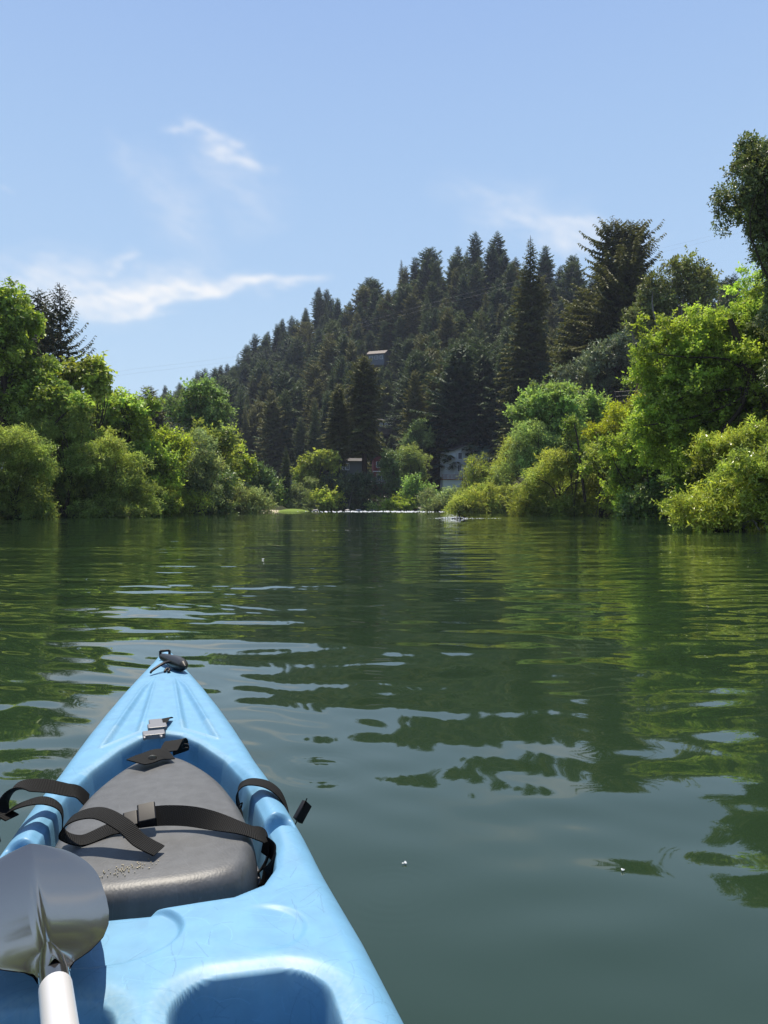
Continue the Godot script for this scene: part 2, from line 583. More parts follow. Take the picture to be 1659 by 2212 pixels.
# a leafy tree or shrub: crowns are ellipses [x, y, rx, ry] as seen from the river at distance d, with their own depth
func tree(called: String, label: String, category: String, group: String, species: String, d: float, crowns: Array, col: Color, opt := {}) -> void:
	tree_count += 1
	rng.seed = 1000 + tree_count * 17
	var first: Array = crowns[0]
	var foot := at(opt.get("foot", first[0]), 1094, d)
	foot.y = maxf(ground_y(foot.x, d), 0.02) - 0.1
	var o := thing(called, label, category, foot, group)
	var places := []
	var colors := []
	var wood := MB.new()
	var cs: float = clampf(d * 0.0122, 0.42, 1.5) * opt.get("leaf", 1.0)
	var thick: float = opt.get("trunk", 0.16)
	var hole := FastNoiseLite.new()
	hole.seed = tree_count
	hole.frequency = 0.30 / cs
	for c: Array in crowns:
		var mid := at(c[0], c[1], d + (c[4] if c.size() > 4 else 0.0)) - foot
		var k := d / F
		var r := Vector3(c[2] * k * 1.06, c[3] * k * 1.04, (c[2] + c[3]) * 0.44 * k)
		var nl := clampi(int(5.0 + r.x * r.y / (cs * cs) * 0.32), 5, 26)
		# limbs from the foot into the crown
		var lobes := []
		for i in nl:
			var u := Vector3(rng.randfn(), rng.randfn() * 0.9 + 0.15, rng.randfn()).normalized()
			var far := rng.randf_range(0.5, 0.95)
			var size := rng.randf_range(0.18, 0.52)
			lobes.append([mid + u * r * far, r * size])
		lobes.append([mid, r * 0.55])
		if opt.get("multi", false) and mid.y - r.y < 2.5:
			# the skirt of boughs that trails to the water
			for i in 4:
				var hh := rng.randf_range(0.35, 1.0)
				lobes.append([Vector3(mid.x + r.x * rng.randf_range(-0.95, 0.95), hh * 0.9 - foot.y, mid.z + r.z * rng.randf_range(0.1, 0.8)), Vector3(r.x * rng.randf_range(0.18, 0.4), hh, r.z * 0.3)])
		var joint := mid * 0.42 + Vector3(rng.randfn() * r.x * 0.12, 0, rng.randfn() * 0.2)
		if not opt.get("multi", false):
			var path := spline(PackedVector3Array([Vector3.ZERO, joint * 0.5 + Vector3(rng.randfn(), 0, rng.randfn()) * 0.12, joint]), 4)
			var rad := PackedFloat32Array()
			for i in path.size():
				rad.append(thick * lerpf(1.15, 0.7, float(i) / path.size()))
			wood.tube(path, rad, 8)
		for lo in lobes:
			var from: Vector3 = joint if not opt.get("multi", false) else Vector3(rng.randfn() * 0.3, 0, rng.randfn() * 0.3)
			var to: Vector3 = lo[0]
			var mid2 := from.lerp(to, 0.5) + Vector3(rng.randfn() * 0.1, 0.12, rng.randfn() * 0.1) * from.distance_to(to)
			var path2 := spline(PackedVector3Array([from, mid2, to]), 4)
			var rad2 := PackedFloat32Array()
			for i in path2.size():
				rad2.append(thick * lerpf(0.55, 0.12, float(i) / (path2.size() - 1)))
			wood.tube(path2, rad2, 5, false)
		var dens: float = opt.get("dense", 1.0)
		for lo in lobes:
			var lr: Vector3 = lo[1]
			var area := 4.0 * PI * (lr.x * lr.y + lr.y * lr.z + lr.x * lr.z) / 3.0
			var n := int(1.5 * dens * area / (PI * cs * cs)) + 4
			var tone := rng.randf_range(0.75, 1.25)
			var warm := rng.randf_range(-0.06, 0.1)
			for i in n:
				var u := Vector3(rng.randfn(), rng.randfn() + 0.25, rng.randfn()).normalized()
				var p: Vector3 = lo[0] + u * lr * pow(rng.randf(), 0.3) * rng.randf_range(0.72, 1.34)
				if hole.get_noise_3dv(p) < -0.20:
					continue
				if p.y + foot.y < 0.25:
					p.y = 0.25 - foot.y + rng.randf() * 0.5
				var yv := (u + Vector3.UP * 0.9 + Vector3(rng.randfn(), rng.randfn(), rng.randfn()) * 0.3).normalized()
				var xv := yv.cross(Vector3(rng.randfn(), rng.randfn(), rng.randfn())).normalized()
				var b := Basis(xv, yv, xv.cross(yv)).scaled_local(Vector3.ONE * cs * rng.randf_range(0.55, 1.55))
				places.append(Transform3D(b, p))
				var v := tone * rng.randf_range(0.65, 1.4) * 2.75
				colors.append(Color(col.r * v * (0.98 + warm), col.g * v, col.b * v * (1.0 - warm)))
	for l: Array in opt.get("limbs", []):
		# visible boughs, each [thickness, points...]
		var pts := PackedVector3Array()
		for q: Vector2 in l.slice(1):
			pts.append(at(q.x, q.y, d - opt.get("front", 1.5)) - foot)
		var sp := spline(pts, 6)
		var rad := PackedFloat32Array()
		for i in sp.size():
			rad.append(l[0] * lerpf(1.0, 0.35, float(i) / (sp.size() - 1)))
		wood.tube(sp, rad, 8)
	part("trunk", wood.mesh(), mats[opt.get("bark", "bark")], o)
	var crown := MultiMeshInstance3D.new()
	crown.name = "crown"
	crown.multimesh = multi(cluster(species, 1 + tree_count % 3), places, colors)
	crown.material_override = mats["leaf_" + opt.get("look", "glossy" if species == "glossy" else "dark" if species == "dark" else "soft")]
	crown.set_meta("kind", "stuff")
	o.add_child(crown, true)

# ---------------------------------------------------------------- conifers
func conifer(h: float, reach: float, boughs: int, opt: Dictionary, seed_: int) -> Array:
	var r := RandomNumberGenerator.new()
	r.seed = seed_
	var wood := MB.new()
	var fol := MB.new()
	var bare: float = opt.get("bare", 0.12)
	var path := PackedVector3Array()
	var rad := PackedFloat32Array()
	var lean := Vector3(r.randfn(), 0, r.randfn()) * h * 0.006
	for i in 9:
		var t := i / 8.0
		path.append(Vector3.UP * h * t + lean * sin(t * 3.0))
		rad.append(h * opt.get("girth", 0.012) * (1.02 - t) + 0.02)
	wood.tube(path, rad, 8)
	var sect := r.randf() * TAU
	for i in boughs:
		var t := pow((i + r.randf()) / boughs, opt.get("bias", 0.9))
		var y := h * lerpf(bare, 0.985, t)
		var phi := i * 2.39996 + r.randf() * 0.5
		var shape := pow(1.0 - t, opt.get("taper", 0.8)) * lerpf(opt.get("foot", 0.75), 1.0, sm(0.0, 0.3, t)) + 0.035
		var l := reach * shape * r.randf_range(0.62, 1.2)
		if opt.get("uneven", 0.0) > 0.0:
			l *= 1.0 + opt.uneven * sin(phi * 2.0 + y * 0.4 + sect)
		var dir := Vector3(cos(phi), 0, sin(phi))
		var rise: float = lerpf(opt.get("low", -0.15), 0.75, pow(t, 2.0))
		var tip: float = opt.get("tip", 0.12)
		var base := Vector3(0, y, 0)
		var nt := int(l / opt.get("gap", 0.26)) + 2
		var side := dir.cross(Vector3.UP)
		var stem := PackedVector3Array()
		var tone := r.randf_range(0.72, 1.25)
		for k in nt + 1:
			var s := float(k) / nt
			var p := base + dir * l * s + Vector3.UP * l * (rise * s - 0.42 * s * (1.0 - s) * 0.6 - 0.25 * s * s + tip * pow(s, 3.0))
			stem.append(p)
			if s < opt.get("inner", 0.12):
				continue
			var tw: float = minf(opt.get("twig", 1.45), l * 0.5) * (1.0 - 0.62 * s) + 0.16
			for e: float in [-1.0, 1.0]:
				var dv := (side * e + dir * r.randf_range(0.3, 0.9) + Vector3.UP * r.randf_range(-0.65, 0.05)).normalized()
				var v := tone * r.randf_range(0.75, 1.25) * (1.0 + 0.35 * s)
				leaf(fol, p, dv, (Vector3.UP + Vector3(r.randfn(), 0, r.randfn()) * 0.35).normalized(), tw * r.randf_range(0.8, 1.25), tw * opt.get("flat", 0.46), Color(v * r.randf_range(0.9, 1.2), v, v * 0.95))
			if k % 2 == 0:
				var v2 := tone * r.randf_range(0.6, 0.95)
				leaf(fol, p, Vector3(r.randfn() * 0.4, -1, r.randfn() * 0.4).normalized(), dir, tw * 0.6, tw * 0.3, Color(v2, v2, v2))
		if opt.get("twigs", false) and stem.size() > 2:
			var sr := PackedFloat32Array()
			for k in stem.size():
				sr.append(lerpf(0.05, 0.012, float(k) / stem.size()))
			wood.tube(stem, sr, 4, false)
	return [wood.mesh(), fol.mesh(), h]

func plant(called: String, label: String, category: String, group: String, proto: Array, foot: Vector3, height: float, look: String, wide := 1.0, turn := 0.0) -> Node3D:
	var o := thing(called, label, category, foot, group)
	var k: float = height / proto[2]
	o.rotation.y = turn
	o.scale = Vector3(k * wide, k, k * wide)
	part("trunk", proto[0], mats["conifer_bark"], o)
	part("crown", proto[1], mats[look], o)
	return o

# ---------------------------------------------------------------- kayak (own axes: x to starboard, y up, -z to the bow)
const WELL := [Vector2(0, 2.185), Vector2(0.05, 2.15), Vector2(0.095, 2.075), Vector2(0.15, 1.93), Vector2(0.185, 1.77), Vector2(0.203, 1.56), Vector2(0.211, 1.41), Vector2(0.202, 1.335), Vector2(0.176, 1.28), Vector2(0.127, 1.25), Vector2(0, 1.238)]
const LID := [Vector2(0, 1.975), Vector2(0.05, 1.945), Vector2(0.1, 1.855), Vector2(0.137, 1.755), Vector2(0.16, 1.655), Vector2(0.175, 1.565), Vector2(0.184, 1.45), Vector2(0.18, 1.38), Vector2(0.164, 1.315), Vector2(0.134, 1.28), Vector2(0.07, 1.263), Vector2(0, 1.26)]
const PANEL := [Vector2(0.030, 2.90), Vector2(0.058, 2.21), Vector2(0.147, 2.105), Vector2(0.108, 2.44), Vector2(0.072, 2.72)]

func sd(p: Vector2, poly: Array) -> float:
	var d := 1e9
	var inside := false
	var m := poly.size()
	var j := m - 1
	for i in m:
		var a: Vector2 = poly[i]
		var b: Vector2 = poly[j]
		var e := b - a
		var w := p - a
		d = minf(d, (w - e * clampf(w.dot(e) / e.length_squared(), 0.0, 1.0)).length_squared())
		if (a.y > p.y) != (b.y > p.y) and p.x < e.x * (p.y - a.y) / e.y + a.x:
			inside = not inside
		j = i
	return sqrt(d) * (-1.0 if inside else 1.0)

func closed(half: Array) -> Array:
	var o := half.duplicate()
	for i in range(half.size() - 2, 0, -1):
		o.append(Vector2(-half[i].x, half[i].y))
	return o

func beam(a: float) -> float:
	return table([0.2, 0.6, 0.885, 1.11, 1.26, 1.45, 1.7, 2.06, 2.3, 2.5, 2.75, 2.97, 3.15, 3.3, 3.4, 3.45], [0.335, 0.332, 0.324, 0.313, 0.300, 0.284, 0.264, 0.230, 0.205, 0.180, 0.143, 0.106, 0.074, 0.043, 0.020, 0.001], a)

var well_full: Array = []

func foot_sd(a: float, b: float) -> float:
	var p := Vector2(absf(absf(b) - 0.133) - 0.100 + 0.062, absf(a - 0.735) - 0.300 + 0.062)
	return Vector2(maxf(p.x, 0), maxf(p.y, 0)).length() + minf(maxf(p.x, p.y), 0.0) - 0.062

func deck_y(a: float, b: float) -> float:
	var hw := beam(a)
	var ab := absf(b)
	var h := 0.322 + 0.012 * (1.0 - pow(ab / maxf(hw, 0.002), 2.0)) + 0.010 * sm(2.3, 3.3, a)
	var r := minf(0.045, hw * 0.7)
	var e := clampf(hw - ab, 0.0, r)
	h -= r - sqrt(maxf(r * r - (r - e) * (r - e), 0.0))
	if a > 3.3:
		h -= 0.03 * pow((a - 3.3) / 0.15, 2.0)
	if a > 1.15 and a < 2.3:
		var s := sd(Vector2(b, a), well_full)
		h -= 0.125 * (1.0 - sm(-0.020, 0.006, s)) + 0.010 * (1.0 - sm(-0.01, 0.022, s))
		# cross slot in the gunwale
		var mid := 1.513 + (ab - 0.23) * 0.25
		h -= 0.05 * (1.0 - sm(0.012, 0.034, absf(a - mid))) * (1.0 - sm(0.238, 0.268, ab)) * sm(-0.02, 0.03, s)
		h += 0.010 * sm(0.0, 0.03, s) * sm(1.30, 1.5, a) * (1.0 - sm(1.75, 2.0, a))
	if a < 1.2:
		h -= 0.32 * (1.0 - sm(-0.034, 0.004, foot_sd(a, b)))
		h -= 0.012 * (1.0 - sm(-0.01, 0.030, foot_sd(a, b)))
	# moulded ovals behind the hatch
	var o1 := sqrt(pow((a - 1.172) / 0.078, 2.0) + pow((b + 0.05) / 0.1, 2.0))
	h -= 0.0095 * (1.0 - sm(0.92, 1.03, o1))
	var o2 := sqrt(pow((a - 1.14) / 0.062, 2.0) + pow((ab - 0.165) / 0.062, 2.0))
	h -= 0.004 * (1.0 - sm(0.86, 1.08, o2)) * sm(0.13, 0.2, ab) * (1.0 if b > 0 else 0.0)
	# creased panels on the bow
	if a > 2.05 and a < 2.95:
		var sp := sd(Vector2(ab, a), PANEL)
		h -= 0.0085 * (1.0 - sm(-0.018, 0.004, sp)) * (1.0 - sm(2.55, 2.9, a) * 0.7)
		h += 0.0035 * exp(-pow(sp / 0.007, 2.0)) * (1.0 - sm(2.7, 2.9, a))
	return h

func make_hull(k: Node3D) -> void:
	well_full = closed(WELL)
	var half := 130
	var side := 7
	var cols := 2 * half + 1 + 2 * side
	var pts := PackedVector3Array()
	var uvs := PackedVector2Array()
	var colors := PackedColorArray()
	var wear := FastNoiseLite.new()
	wear.seed = 9
	wear.frequency = 95.0
	wear.fractal_octaves = 4
	var rows := 880
	for i in rows:
		var a := lerpf(0.0, 3.45, pow(float(i) / (rows - 1), 0.95))
		var hw := beam(a)
		var edge := deck_y(a, hw)
		for j in cols:
			var b := 0.0
			var y := 0.0
			if j < side or j >= cols - side:
				var s := 1.0 if j >= side else -1.0
				var t := (float(side - j) if j < side else float(j - (cols - side) + 1)) / side
				b = s * hw * (1.0 - 0.30 * t * t)
				y = lerpf(edge, -0.14, t)
			else:
				var t := float(j - side) / half - 1.0
				t = signf(t) * (1.0 - pow(1.0 - absf(t), 1.35))
				b = hw * t
				y = deck_y(a, b)
			pts.append(Vector3(b, y, -a))
			uvs.append(Vector2(b, a))
			# sun-bleached scuffs along the worn edges
			var w := 0.0
			if a < 1.2:
				var f := foot_sd(a, b)
				w = 0.6 * exp(-pow((f - 0.012) / 0.020, 2.0)) * sm(-0.006, 0.006, f)
			if a > 1.9 and a < 2.3:
				var ws := sd(Vector2(b, a), well_full)
				w = maxf(w, 0.5 * exp(-pow((ws - 0.010) / 0.012, 2.0)) * sm(-0.003, 0.006, ws))
			if a > 2.05 and a < 2.3:
				w = maxf(w, 0.5 * exp(-pow((sd(Vector2(absf(b), a), PANEL)) / 0.009, 2.0)))
			w = clampf(w * (0.85 + 0.7 * wear.get_noise_2d(b, a)), 0.0, 0.85)
			var base := Color(0.135, 0.310, 0.490)
			base = base * (1.0 + 0.05 * wear.get_noise_2d(b * 0.06 + 5.0, a * 0.03))
			colors.append(base.lerp(Color(0.27, 0.42, 0.52), w))
	var mb := MB.new()
	mb.grid(pts, cols, colors, uvs)
	part("hull", mb.mesh(), mats["blue_plastic"], k)

func make_lid(k: Node3D) -> void:
	var full := closed(LID)
	full.reverse()
	# a rounded outline, then rings shrinking towards the middle
	var outline := PackedVector2Array()
	var m := full.size()
	for i in m:
		for s in 6:
			var p: Vector2 = full[i]
			outline.append(p.cubic_interpolate(full[(i + 1) % m], full[(i + m - 1) % m], full[(i + 2) % m], s / 6.0))
	var mid := Vector2(0, 1.52)
	var n := outline.size()
	var rings := [[1.0, 0.262], [1.0, 0.285], [0.995, 0.300], [0.985, 0.315], [0.965, 0.331], [0.94, 0.341], [0.90, 0.3475], [0.85, 0.350], [0.7, 0.3515], [0.5, 0.353], [0.3, 0.354], [0.15, 0.3545], [0.01, 0.3545]]
	var pts := PackedVector3Array()
	var uvs := PackedVector2Array()
	for r in rings:
		for j in n + 1:
			var q: Vector2 = mid + (outline[j % n] - mid) * r[0]
			pts.append(Vector3(q.x, r[1] - 0.006 * pow(absf(q.x) / 0.18, 2.0) * r[0], -q.y))
			uvs.append(q)
	var mb := MB.new()
	mb.grid(pts, n + 1, PackedColorArray(), uvs)
	var lid := part("hatch_cover", mb.mesh(), mats["lid_plastic"], k)
	var rim := MB.new()
	var path := PackedVector3Array()
	var rad := PackedFloat32Array()
	for j in n + 1:
		var q := mid + (outline[j % n] - mid) * 1.012
		path.append(Vector3(q.x, 0.268, -q.y))
		rad.append(0.0035)
	rim.tube(path, rad, 6)
	part("rim_seal", rim.mesh(), plain("seal_rubber", lin(0.10, 0.10, 0.11), 0.5), lid)
	# dried sand stuck to the cover
	var grit := MB.new()
	rng.seed = 3
	for i in 80:
		var u := Vector2(rng.randfn() * 0.022, rng.randfn() * 0.011)
		var c := Vector3(-0.035 + u.x, 0.3522, -1.335 - u.y - u.x * 0.25)
		var s := rng.randf_range(0.0004, 0.0009)
		grit.box(c - Vector3(s, 0.002, s), c + Vector3(s, s * 1.2, s * rng.randf_range(0.7, 1.6)), Color.WHITE)
	part("sand_grains", grit.mesh(), plain("grit", lin(0.33, 0.29, 0.20), 0.9), lid).set_meta("kind", "stuff")

# webbing: centre line, and at each point the direction across the strap
func strap(called: String, line: Array, across: Array, width: float, parent: Node3D) -> MeshInstance3D:
	var p := spline(PackedVector3Array(line), 10)
	var w := spline(PackedVector3Array(across), 10)
	var pts := PackedVector3Array()
	var uvs := PackedVector2Array()
	var run := 0.0
	for i in p.size():
		if i:
			run += p[i].distance_to(p[i - 1])
		var t := (p[mini(i + 1, p.size() - 1)] - p[maxi(i - 1, 0)]).normalized()
		var a := (w[i] - t * w[i].dot(t)).normalized() * width * 0.5
		var u := a.cross(t).normalized() * 0.0011
		for q: Array in [[-1.0, 1.0], [-0.5, 1.0], [0.0, 1.0], [0.5, 1.0], [1.0, 1.0], [1.0, -1.0], [0.0, -1.0], [-1.0, -1.0], [-1.0, 1.0]]:
			pts.append(p[i] + a * q[0] + u * q[1])
			uvs.append(Vector2((q[0] + 1.0) * width * 0.5, run))
	var mb := MB.new()
	mb.grid(pts, 9, PackedColorArray(), uvs)
	# crisp edges: normals across the strap
	for i in p.size():
		for j in 9:
			var c := p[i]
			var t := (p[mini(i + 1, p.size() - 1)] - p[maxi(i - 1, 0)]).normalized()
			var a := (w[i] - t * w[i].dot(t)).normalized()
			var u := a.cross(t).normalized()
			mb.n[i * 9 + j] = u * (1.0 if j < 5 or j == 8 else -1.0)
	return part(called, mb.mesh(), mats["webbing"], parent)

func V(b: float, y: float, a: float) -> Vector3:
	return Vector3(b, y, -a)

func block(called: String, size: Vector3, where: Vector3, turn: Vector3, mat: Material, parent: Node3D, bevel := 0.003) -> MeshInstance3D:
	# a box with its long edges rounded
	var mb := MB.new()
	var t := Transform3D(Basis.from_euler(turn), Vector3.ZERO)
	var h := size * 0.5
	var b := minf(bevel, minf(h.x, h.y) * 0.9)
	var ring: Array[Vector2] = []
	for c in 4:
		var cc := Vector2((h.x - b) * (1 if c in [0, 3] else -1), (h.y - b) * (1 if c < 2 else -1))
		for s in 4:
			var a := PI / 2 * c + PI / 2 * s / 3.0
			ring.append(cc + Vector2(cos(a), sin(a)) * b)
	var pts := PackedVector3Array()
	for q: Array in [[-h.z, 1.0 - b / h.x], [-h.z + b * 0.5, 1.0], [h.z - b * 0.5, 1.0], [h.z, 1.0 - b / h.x]]:
		for i in ring.size() + 1:
			var p: Vector2 = ring[(ring.size() - i) % ring.size()] * q[1]
			pts.append(t * Vector3(p.x, p.y, q[0]))
	mb.grid(pts, ring.size() + 1)
	for e in 2:
		var z := -h.z if e == 0 else h.z
		for i in ring.size():
			var k := 1.0 - b / h.x
			var p0 := t * Vector3(ring[i].x * k, ring[i].y * k, z)
			var j := (i + 1) % ring.size()
			var p1 := t * Vector3(ring[j].x * k, ring[j].y * k, z)
			if e == 0:
				mb.tri(t * Vector3(0, 0, z), p0, p1)
			else:
				mb.tri(t * Vector3(0, 0, z), p1, p0)
	var o := part(called, mb.mesh(), mat, parent)
	o.position = where
	return o

func rivet(where: Vector3, normal: Vector3, r: float, parent: Node3D) -> void:
	var mb := MB.new()
	var path := PackedVector3Array()
	var rad := PackedFloat32Array()
	for i in 6:
		var t := i / 5.0 * PI / 2
		path.append(where + normal * (sin(t) * r * 0.45))
		rad.append(maxf(r * cos(t), 0.0004))
	mb.tube(path, rad, 16)
	part("rivet", mb.mesh(), mats["steel"], parent)

func loop_frame(called: String, w: float, h: float, thick: float, where: Vector3, turn: Vector3, parent: Node3D) -> MeshInstance3D:
	var mb := MB.new()
	var t := Transform3D(Basis.from_euler(turn), Vector3.ZERO)
	for q: Array in [[Vector3(-w, -h, 0), Vector3(w, -h, 0)], [Vector3(-w, h, 0), Vector3(w, h, 0)], [Vector3(-w, -h, 0), Vector3(-w, h, 0)], [Vector3(w, -h, 0), Vector3(w, h, 0)]]:
		mb.tube(PackedVector3Array([t * q[0], t * q[1]]), PackedFloat32Array([thick, thick]), 8)
	var o := part(called, mb.mesh(), mats["buckle_plastic"], parent)
	o.position = where
	return o

func make_kayak() -> void:
	var k := thing("kayak", "blue plastic kayak with black hatch cover and webbing straps, bow pointing upriver", "kayak", Vector3(-0.042 * cos(0.2628), 0, 0.042 * sin(0.2628)))
	k.rotation.y = 0.2628
	kayak_frame = k.transform
	make_hull(k)
	make_lid(k)
	var up := Vector3.UP
	var f := V(0, 0, 1)
	# strap across the hatch: it stands half on edge, and its free end curls back
	strap("hatch_strap", [V(0.186, 0.262, 1.45), V(0.203, 0.305, 1.425), V(0.201, 0.335, 1.433), V(0.175, 0.352, 1.425), V(0.139, 0.364, 1.434), V(0.074, 0.376, 1.462), V(0.02, 0.380, 1.474), V(-0.022, 0.378, 1.478)],
		[V(0.5, 0, 0.6), V(0.2, 0.3, 0.9), V(-0.2, 0.6, 0.7), V(0, 0.25, 1), V(0, 0.35, 1), V(0, 0.95, 0.8), V(0, 1, 0.7), V(0, 0.8, 0.8)], 0.036, k)
	strap("hatch_strap", [V(-0.03, 0.372, 1.476), V(-0.075, 0.361, 1.484), V(-0.122, 0.355, 1.462), V(-0.154, 0.372, 1.458), V(-0.136, 0.400, 1.450), V(-0.093, 0.410, 1.438), V(-0.050, 0.397, 1.408), V(-0.021, 0.376, 1.385), V(0.012, 0.362, 1.366)],
		[V(0, 0.5, 1), V(0, 0.3, 1), V(0.1, 0.1, 1), V(0.15, 0, 1), V(0.2, 0.1, 1), V(0.35, 0.2, 1), V(0.5, 0.2, 1), V(0.55, 0.15, 1), V(0.5, 0.1, 1)], 0.034, k)
	block("buckle", Vector3(0.032, 0.02, 0.04), V(-0.012, 0.383, 1.478), Vector3(0.5, 0.1, 0.12), mats["buckle_plastic"], k)
	block("buckle", Vector3(0.026, 0.016, 0.034), V(-0.040, 0.374, 1.479), Vector3(0.45, 0.1, 0.15), mats["buckle_plastic"], k)
	strap("strap_end", [V(0.196, 0.322, 1.44), V(0.212, 0.318, 1.405), V(0.208, 0.308, 1.375), V(0.196, 0.298, 1.362), V(0.190, 0.290, 1.385), V(0.196, 0.262, 1.40)],
		[V(0.1, 1, 0.2), V(0.1, 1, 0.1), V(0, 1, 0.2), V(0.1, 1, 0.3), V(0.2, 1, 0.2), V(0.6, 0.6, 0.2)], 0.032, k)
	# looped strap over the left gunwale
	strap("side_strap", [V(-0.140, 0.325, 1.735), V(-0.158, 0.352, 1.718), V(-0.18, 0.366, 1.702), V(-0.217, 0.384, 1.682), V(-0.254, 0.394, 1.658), V(-0.276, 0.385, 1.63), V(-0.280, 0.367, 1.612), V(-0.262, 0.356, 1.60)],
		[V(0.3, 0, 1), V(0.3, 0, 1), V(0.35, 0.1, 1), V(0.4, 0.15, 1), V(0.4, 0.1, 1), V(0.4, 0, 1), V(0.4, 0, 1), V(0.4, 0, 1)], 0.036, k)
	strap("side_strap", [V(-0.305, 0.318, 1.60), V(-0.290, 0.346, 1.615), V(-0.265, 0.366, 1.618), V(-0.236, 0.376, 1.617), V(-0.208, 0.374, 1.625), V(-0.186, 0.360, 1.631), V(-0.178, 0.335, 1.64), V(-0.182, 0.29, 1.655)],
		[V(0.1, 0, 1), V(0.15, 0, 1), V(0.2, 0, 1), V(0.2, 0, 1), V(0.1, 0, 1), V(-0.1, 0, 1), V(-0.1, 0, 1), V(-0.1, 0, 1)], 0.036, k)
	block("buckle", Vector3(0.03, 0.018, 0.04), V(-0.296, 0.322, 1.585), Vector3(0.1, 0.3, 0.9), mats["buckle_plastic"], k)
	# strap over the right gunwale, and the buckle that sticks out beyond it
	strap("side_strap", [V(0.182, 0.262, 1.72), V(0.170, 0.305, 1.705), V(0.170, 0.335, 1.692), V(0.184, 0.352, 1.682), V(0.205, 0.356, 1.672), V(0.232, 0.350, 1.660), V(0.256, 0.330, 1.648), V(0.272, 0.292, 1.645), V(0.276, 0.25, 1.65)],
		[V(0.1, -0.1, 1), V(0.15, 0, 1), V(0.2, 0.1, 1), V(0.25, 0, 1), V(0.25, 0, 1), V(0.25, 0, 1), V(0.2, 0, 1), V(0.1, 0, 1), V(0.1, 0, 1)], 0.040, k)
	strap("strap_end", [V(0.268, 0.270, 1.585), V(0.284, 0.300, 1.59), V(0.300, 0.326, 1.60), V(0.305, 0.334, 1.604)], [V(0.3, 0, 1), V(0.3, -0.1, 1), V(0.3, -0.1, 1), V(0.3, -0.1, 1)], 0.022, k)
	block("buckle", Vector3(0.012, 0.024, 0.042), V(0.294, 0.313, 1.592), Vector3(0.75, -0.9, 0.2), mats["buckle_plastic"], k)
	loop_frame("ring", 0.007, 0.006, 0.0016, V(0.172, 0.300, 1.69), Vector3(0.3, 0.7, 0), k)
	# tab that pins the tip of the hatch cover
	strap("hatch_tab", [V(0.052, 0.300, 2.10), V(0.048, 0.338, 2.065), V(0.035, 0.356, 2.02), V(0.022, 0.352, 1.96), V(0.018, 0.357, 1.93)], [V(1, 0, 0.35), V(1, 0, 0.35), V(1, 0, 0.3), V(1, 0, 0.25), V(1, 0, 0.25)], 0.042, k)
	strap("hatch_tab", [V(0.028, 0.362, 1.895), V(0.0, 0.366, 1.885), V(-0.028, 0.366, 1.862), V(-0.050, 0.366, 1.842)], [V(0.25, 0, 1), V(0.25, 0.05, 1), V(0.3, 0.05, 1), V(0.3, 0, 1)], 0.062, k)
	rivet(V(-0.013, 0.3675, 1.862), Vector3(0.05, 1, 0.1).normalized(), 0.010, k)
	loop_frame("ring", 0.009, 0.006, 0.0018, V(0.062, 0.338, 2.03), Vector3(0.4, -0.5, 0), k)
	# loose side-release buckle on the fore deck
	strap("buckle_tab", [V(0.012, 0.338, 2.30), V(0.004, 0.350, 2.26), V(-0.006, 0.349, 2.215), V(-0.008, 0.346, 2.19)], [V(1, 0.1, 0.1), V(1, 0.1, 0.1), V(1, 0, 0.1), V(1, 0, 0.1)], 0.040, k)
	rivet(V(-0.006, 0.351, 2.225), Vector3(0.05, 1, 0.1).normalized(), 0.011, k)
	var bu := block("buckle", Vector3(0.050, 0.012, 0.032), V(-0.010, 0.352, 2.172), Vector3(0.05, 0.1, 0), mats["grey_buckle"], k)
	block("buckle_body", Vector3(0.036, 0.013, 0.050), V(-0.004, 0.0, 0.033), Vector3(0.05, 0.1, 0), mats["grey_buckle"], bu)
	block("buckle_body", Vector3(0.056, 0.013, 0.034), V(-0.007, 0.0, -0.068) + Vector3(0, 0, 0), Vector3(0.05, 0.1, 0), mats["grey_buckle"], bu)
	for s: float in [-1.0, 1.0]:
		block("buckle_prong", Vector3(0.008, 0.009, 0.014), V(-0.009 + s * 0.021, -0.001, -0.090), Vector3(0.05, 0.1, 0), mats["grey_buckle"], bu)
	# carrying toggle and its cord at the bow
	var tg := MB.new()
	var tp := PackedVector3Array()
	var tr := PackedFloat32Array()
	for i in 15:
		var t := i / 14.0
		tp.append(V(-0.020, 0.372, 3.10).lerp(V(0.072, 0.363, 2.915), t))
		var e := sqrt(maxf(1.0 - pow(2.0 * t - 1.0, 4.0), 0.0))
		tr.append(maxf(0.002, e * (0.0175 + 0.0095 * sm(0.2, 0.75, t))))
	tg.tube(tp, tr, 16)
	part("toggle_handle", tg.mesh(), mats["toggle_rubber"], k)
	var cd := MB.new()
	for e: float in [-1.0, 1.0]:
		var cp := spline(PackedVector3Array([V(0.022, 0.372, 2.985 + e * 0.008), V(-0.004, 0.372, 2.955 + e * 0.008), V(-0.03, 0.362, 2.93 + e * 0.006), V(-0.046, 0.354, 2.913 + e * 0.003), V(-0.050, 0.349, 2.905)]), 6)
		var cr := PackedFloat32Array()
		for i in cp.size():
			cr.append(0.0042)
		cd.tube(cp, cr, 8)
	part("toggle_cord", cd.mesh(), mats["buckle_plastic"], k)
	var knot := MB.new()
	knot.tube(spline(PackedVector3Array([V(-0.002, 0.345, 2.93), V(0.006, 0.352, 2.945), V(0.016, 0.350, 2.935), V(0.010, 0.345, 2.92)]), 4), PackedFloat32Array([0.004, 0.005, 0.005, 0.005, 0.005, 0.005, 0.005, 0.005, 0.005, 0.005, 0.005, 0.005, 0.004]), 8)
	part("cord_knot", knot.mesh(), mats["buckle_plastic"], k)
	loop_frame("bow_ring", 0.0175, 0.0125, 0.0050, V(-0.004, 0.366, 3.17), Vector3(-0.25, 0.1, 0), k)
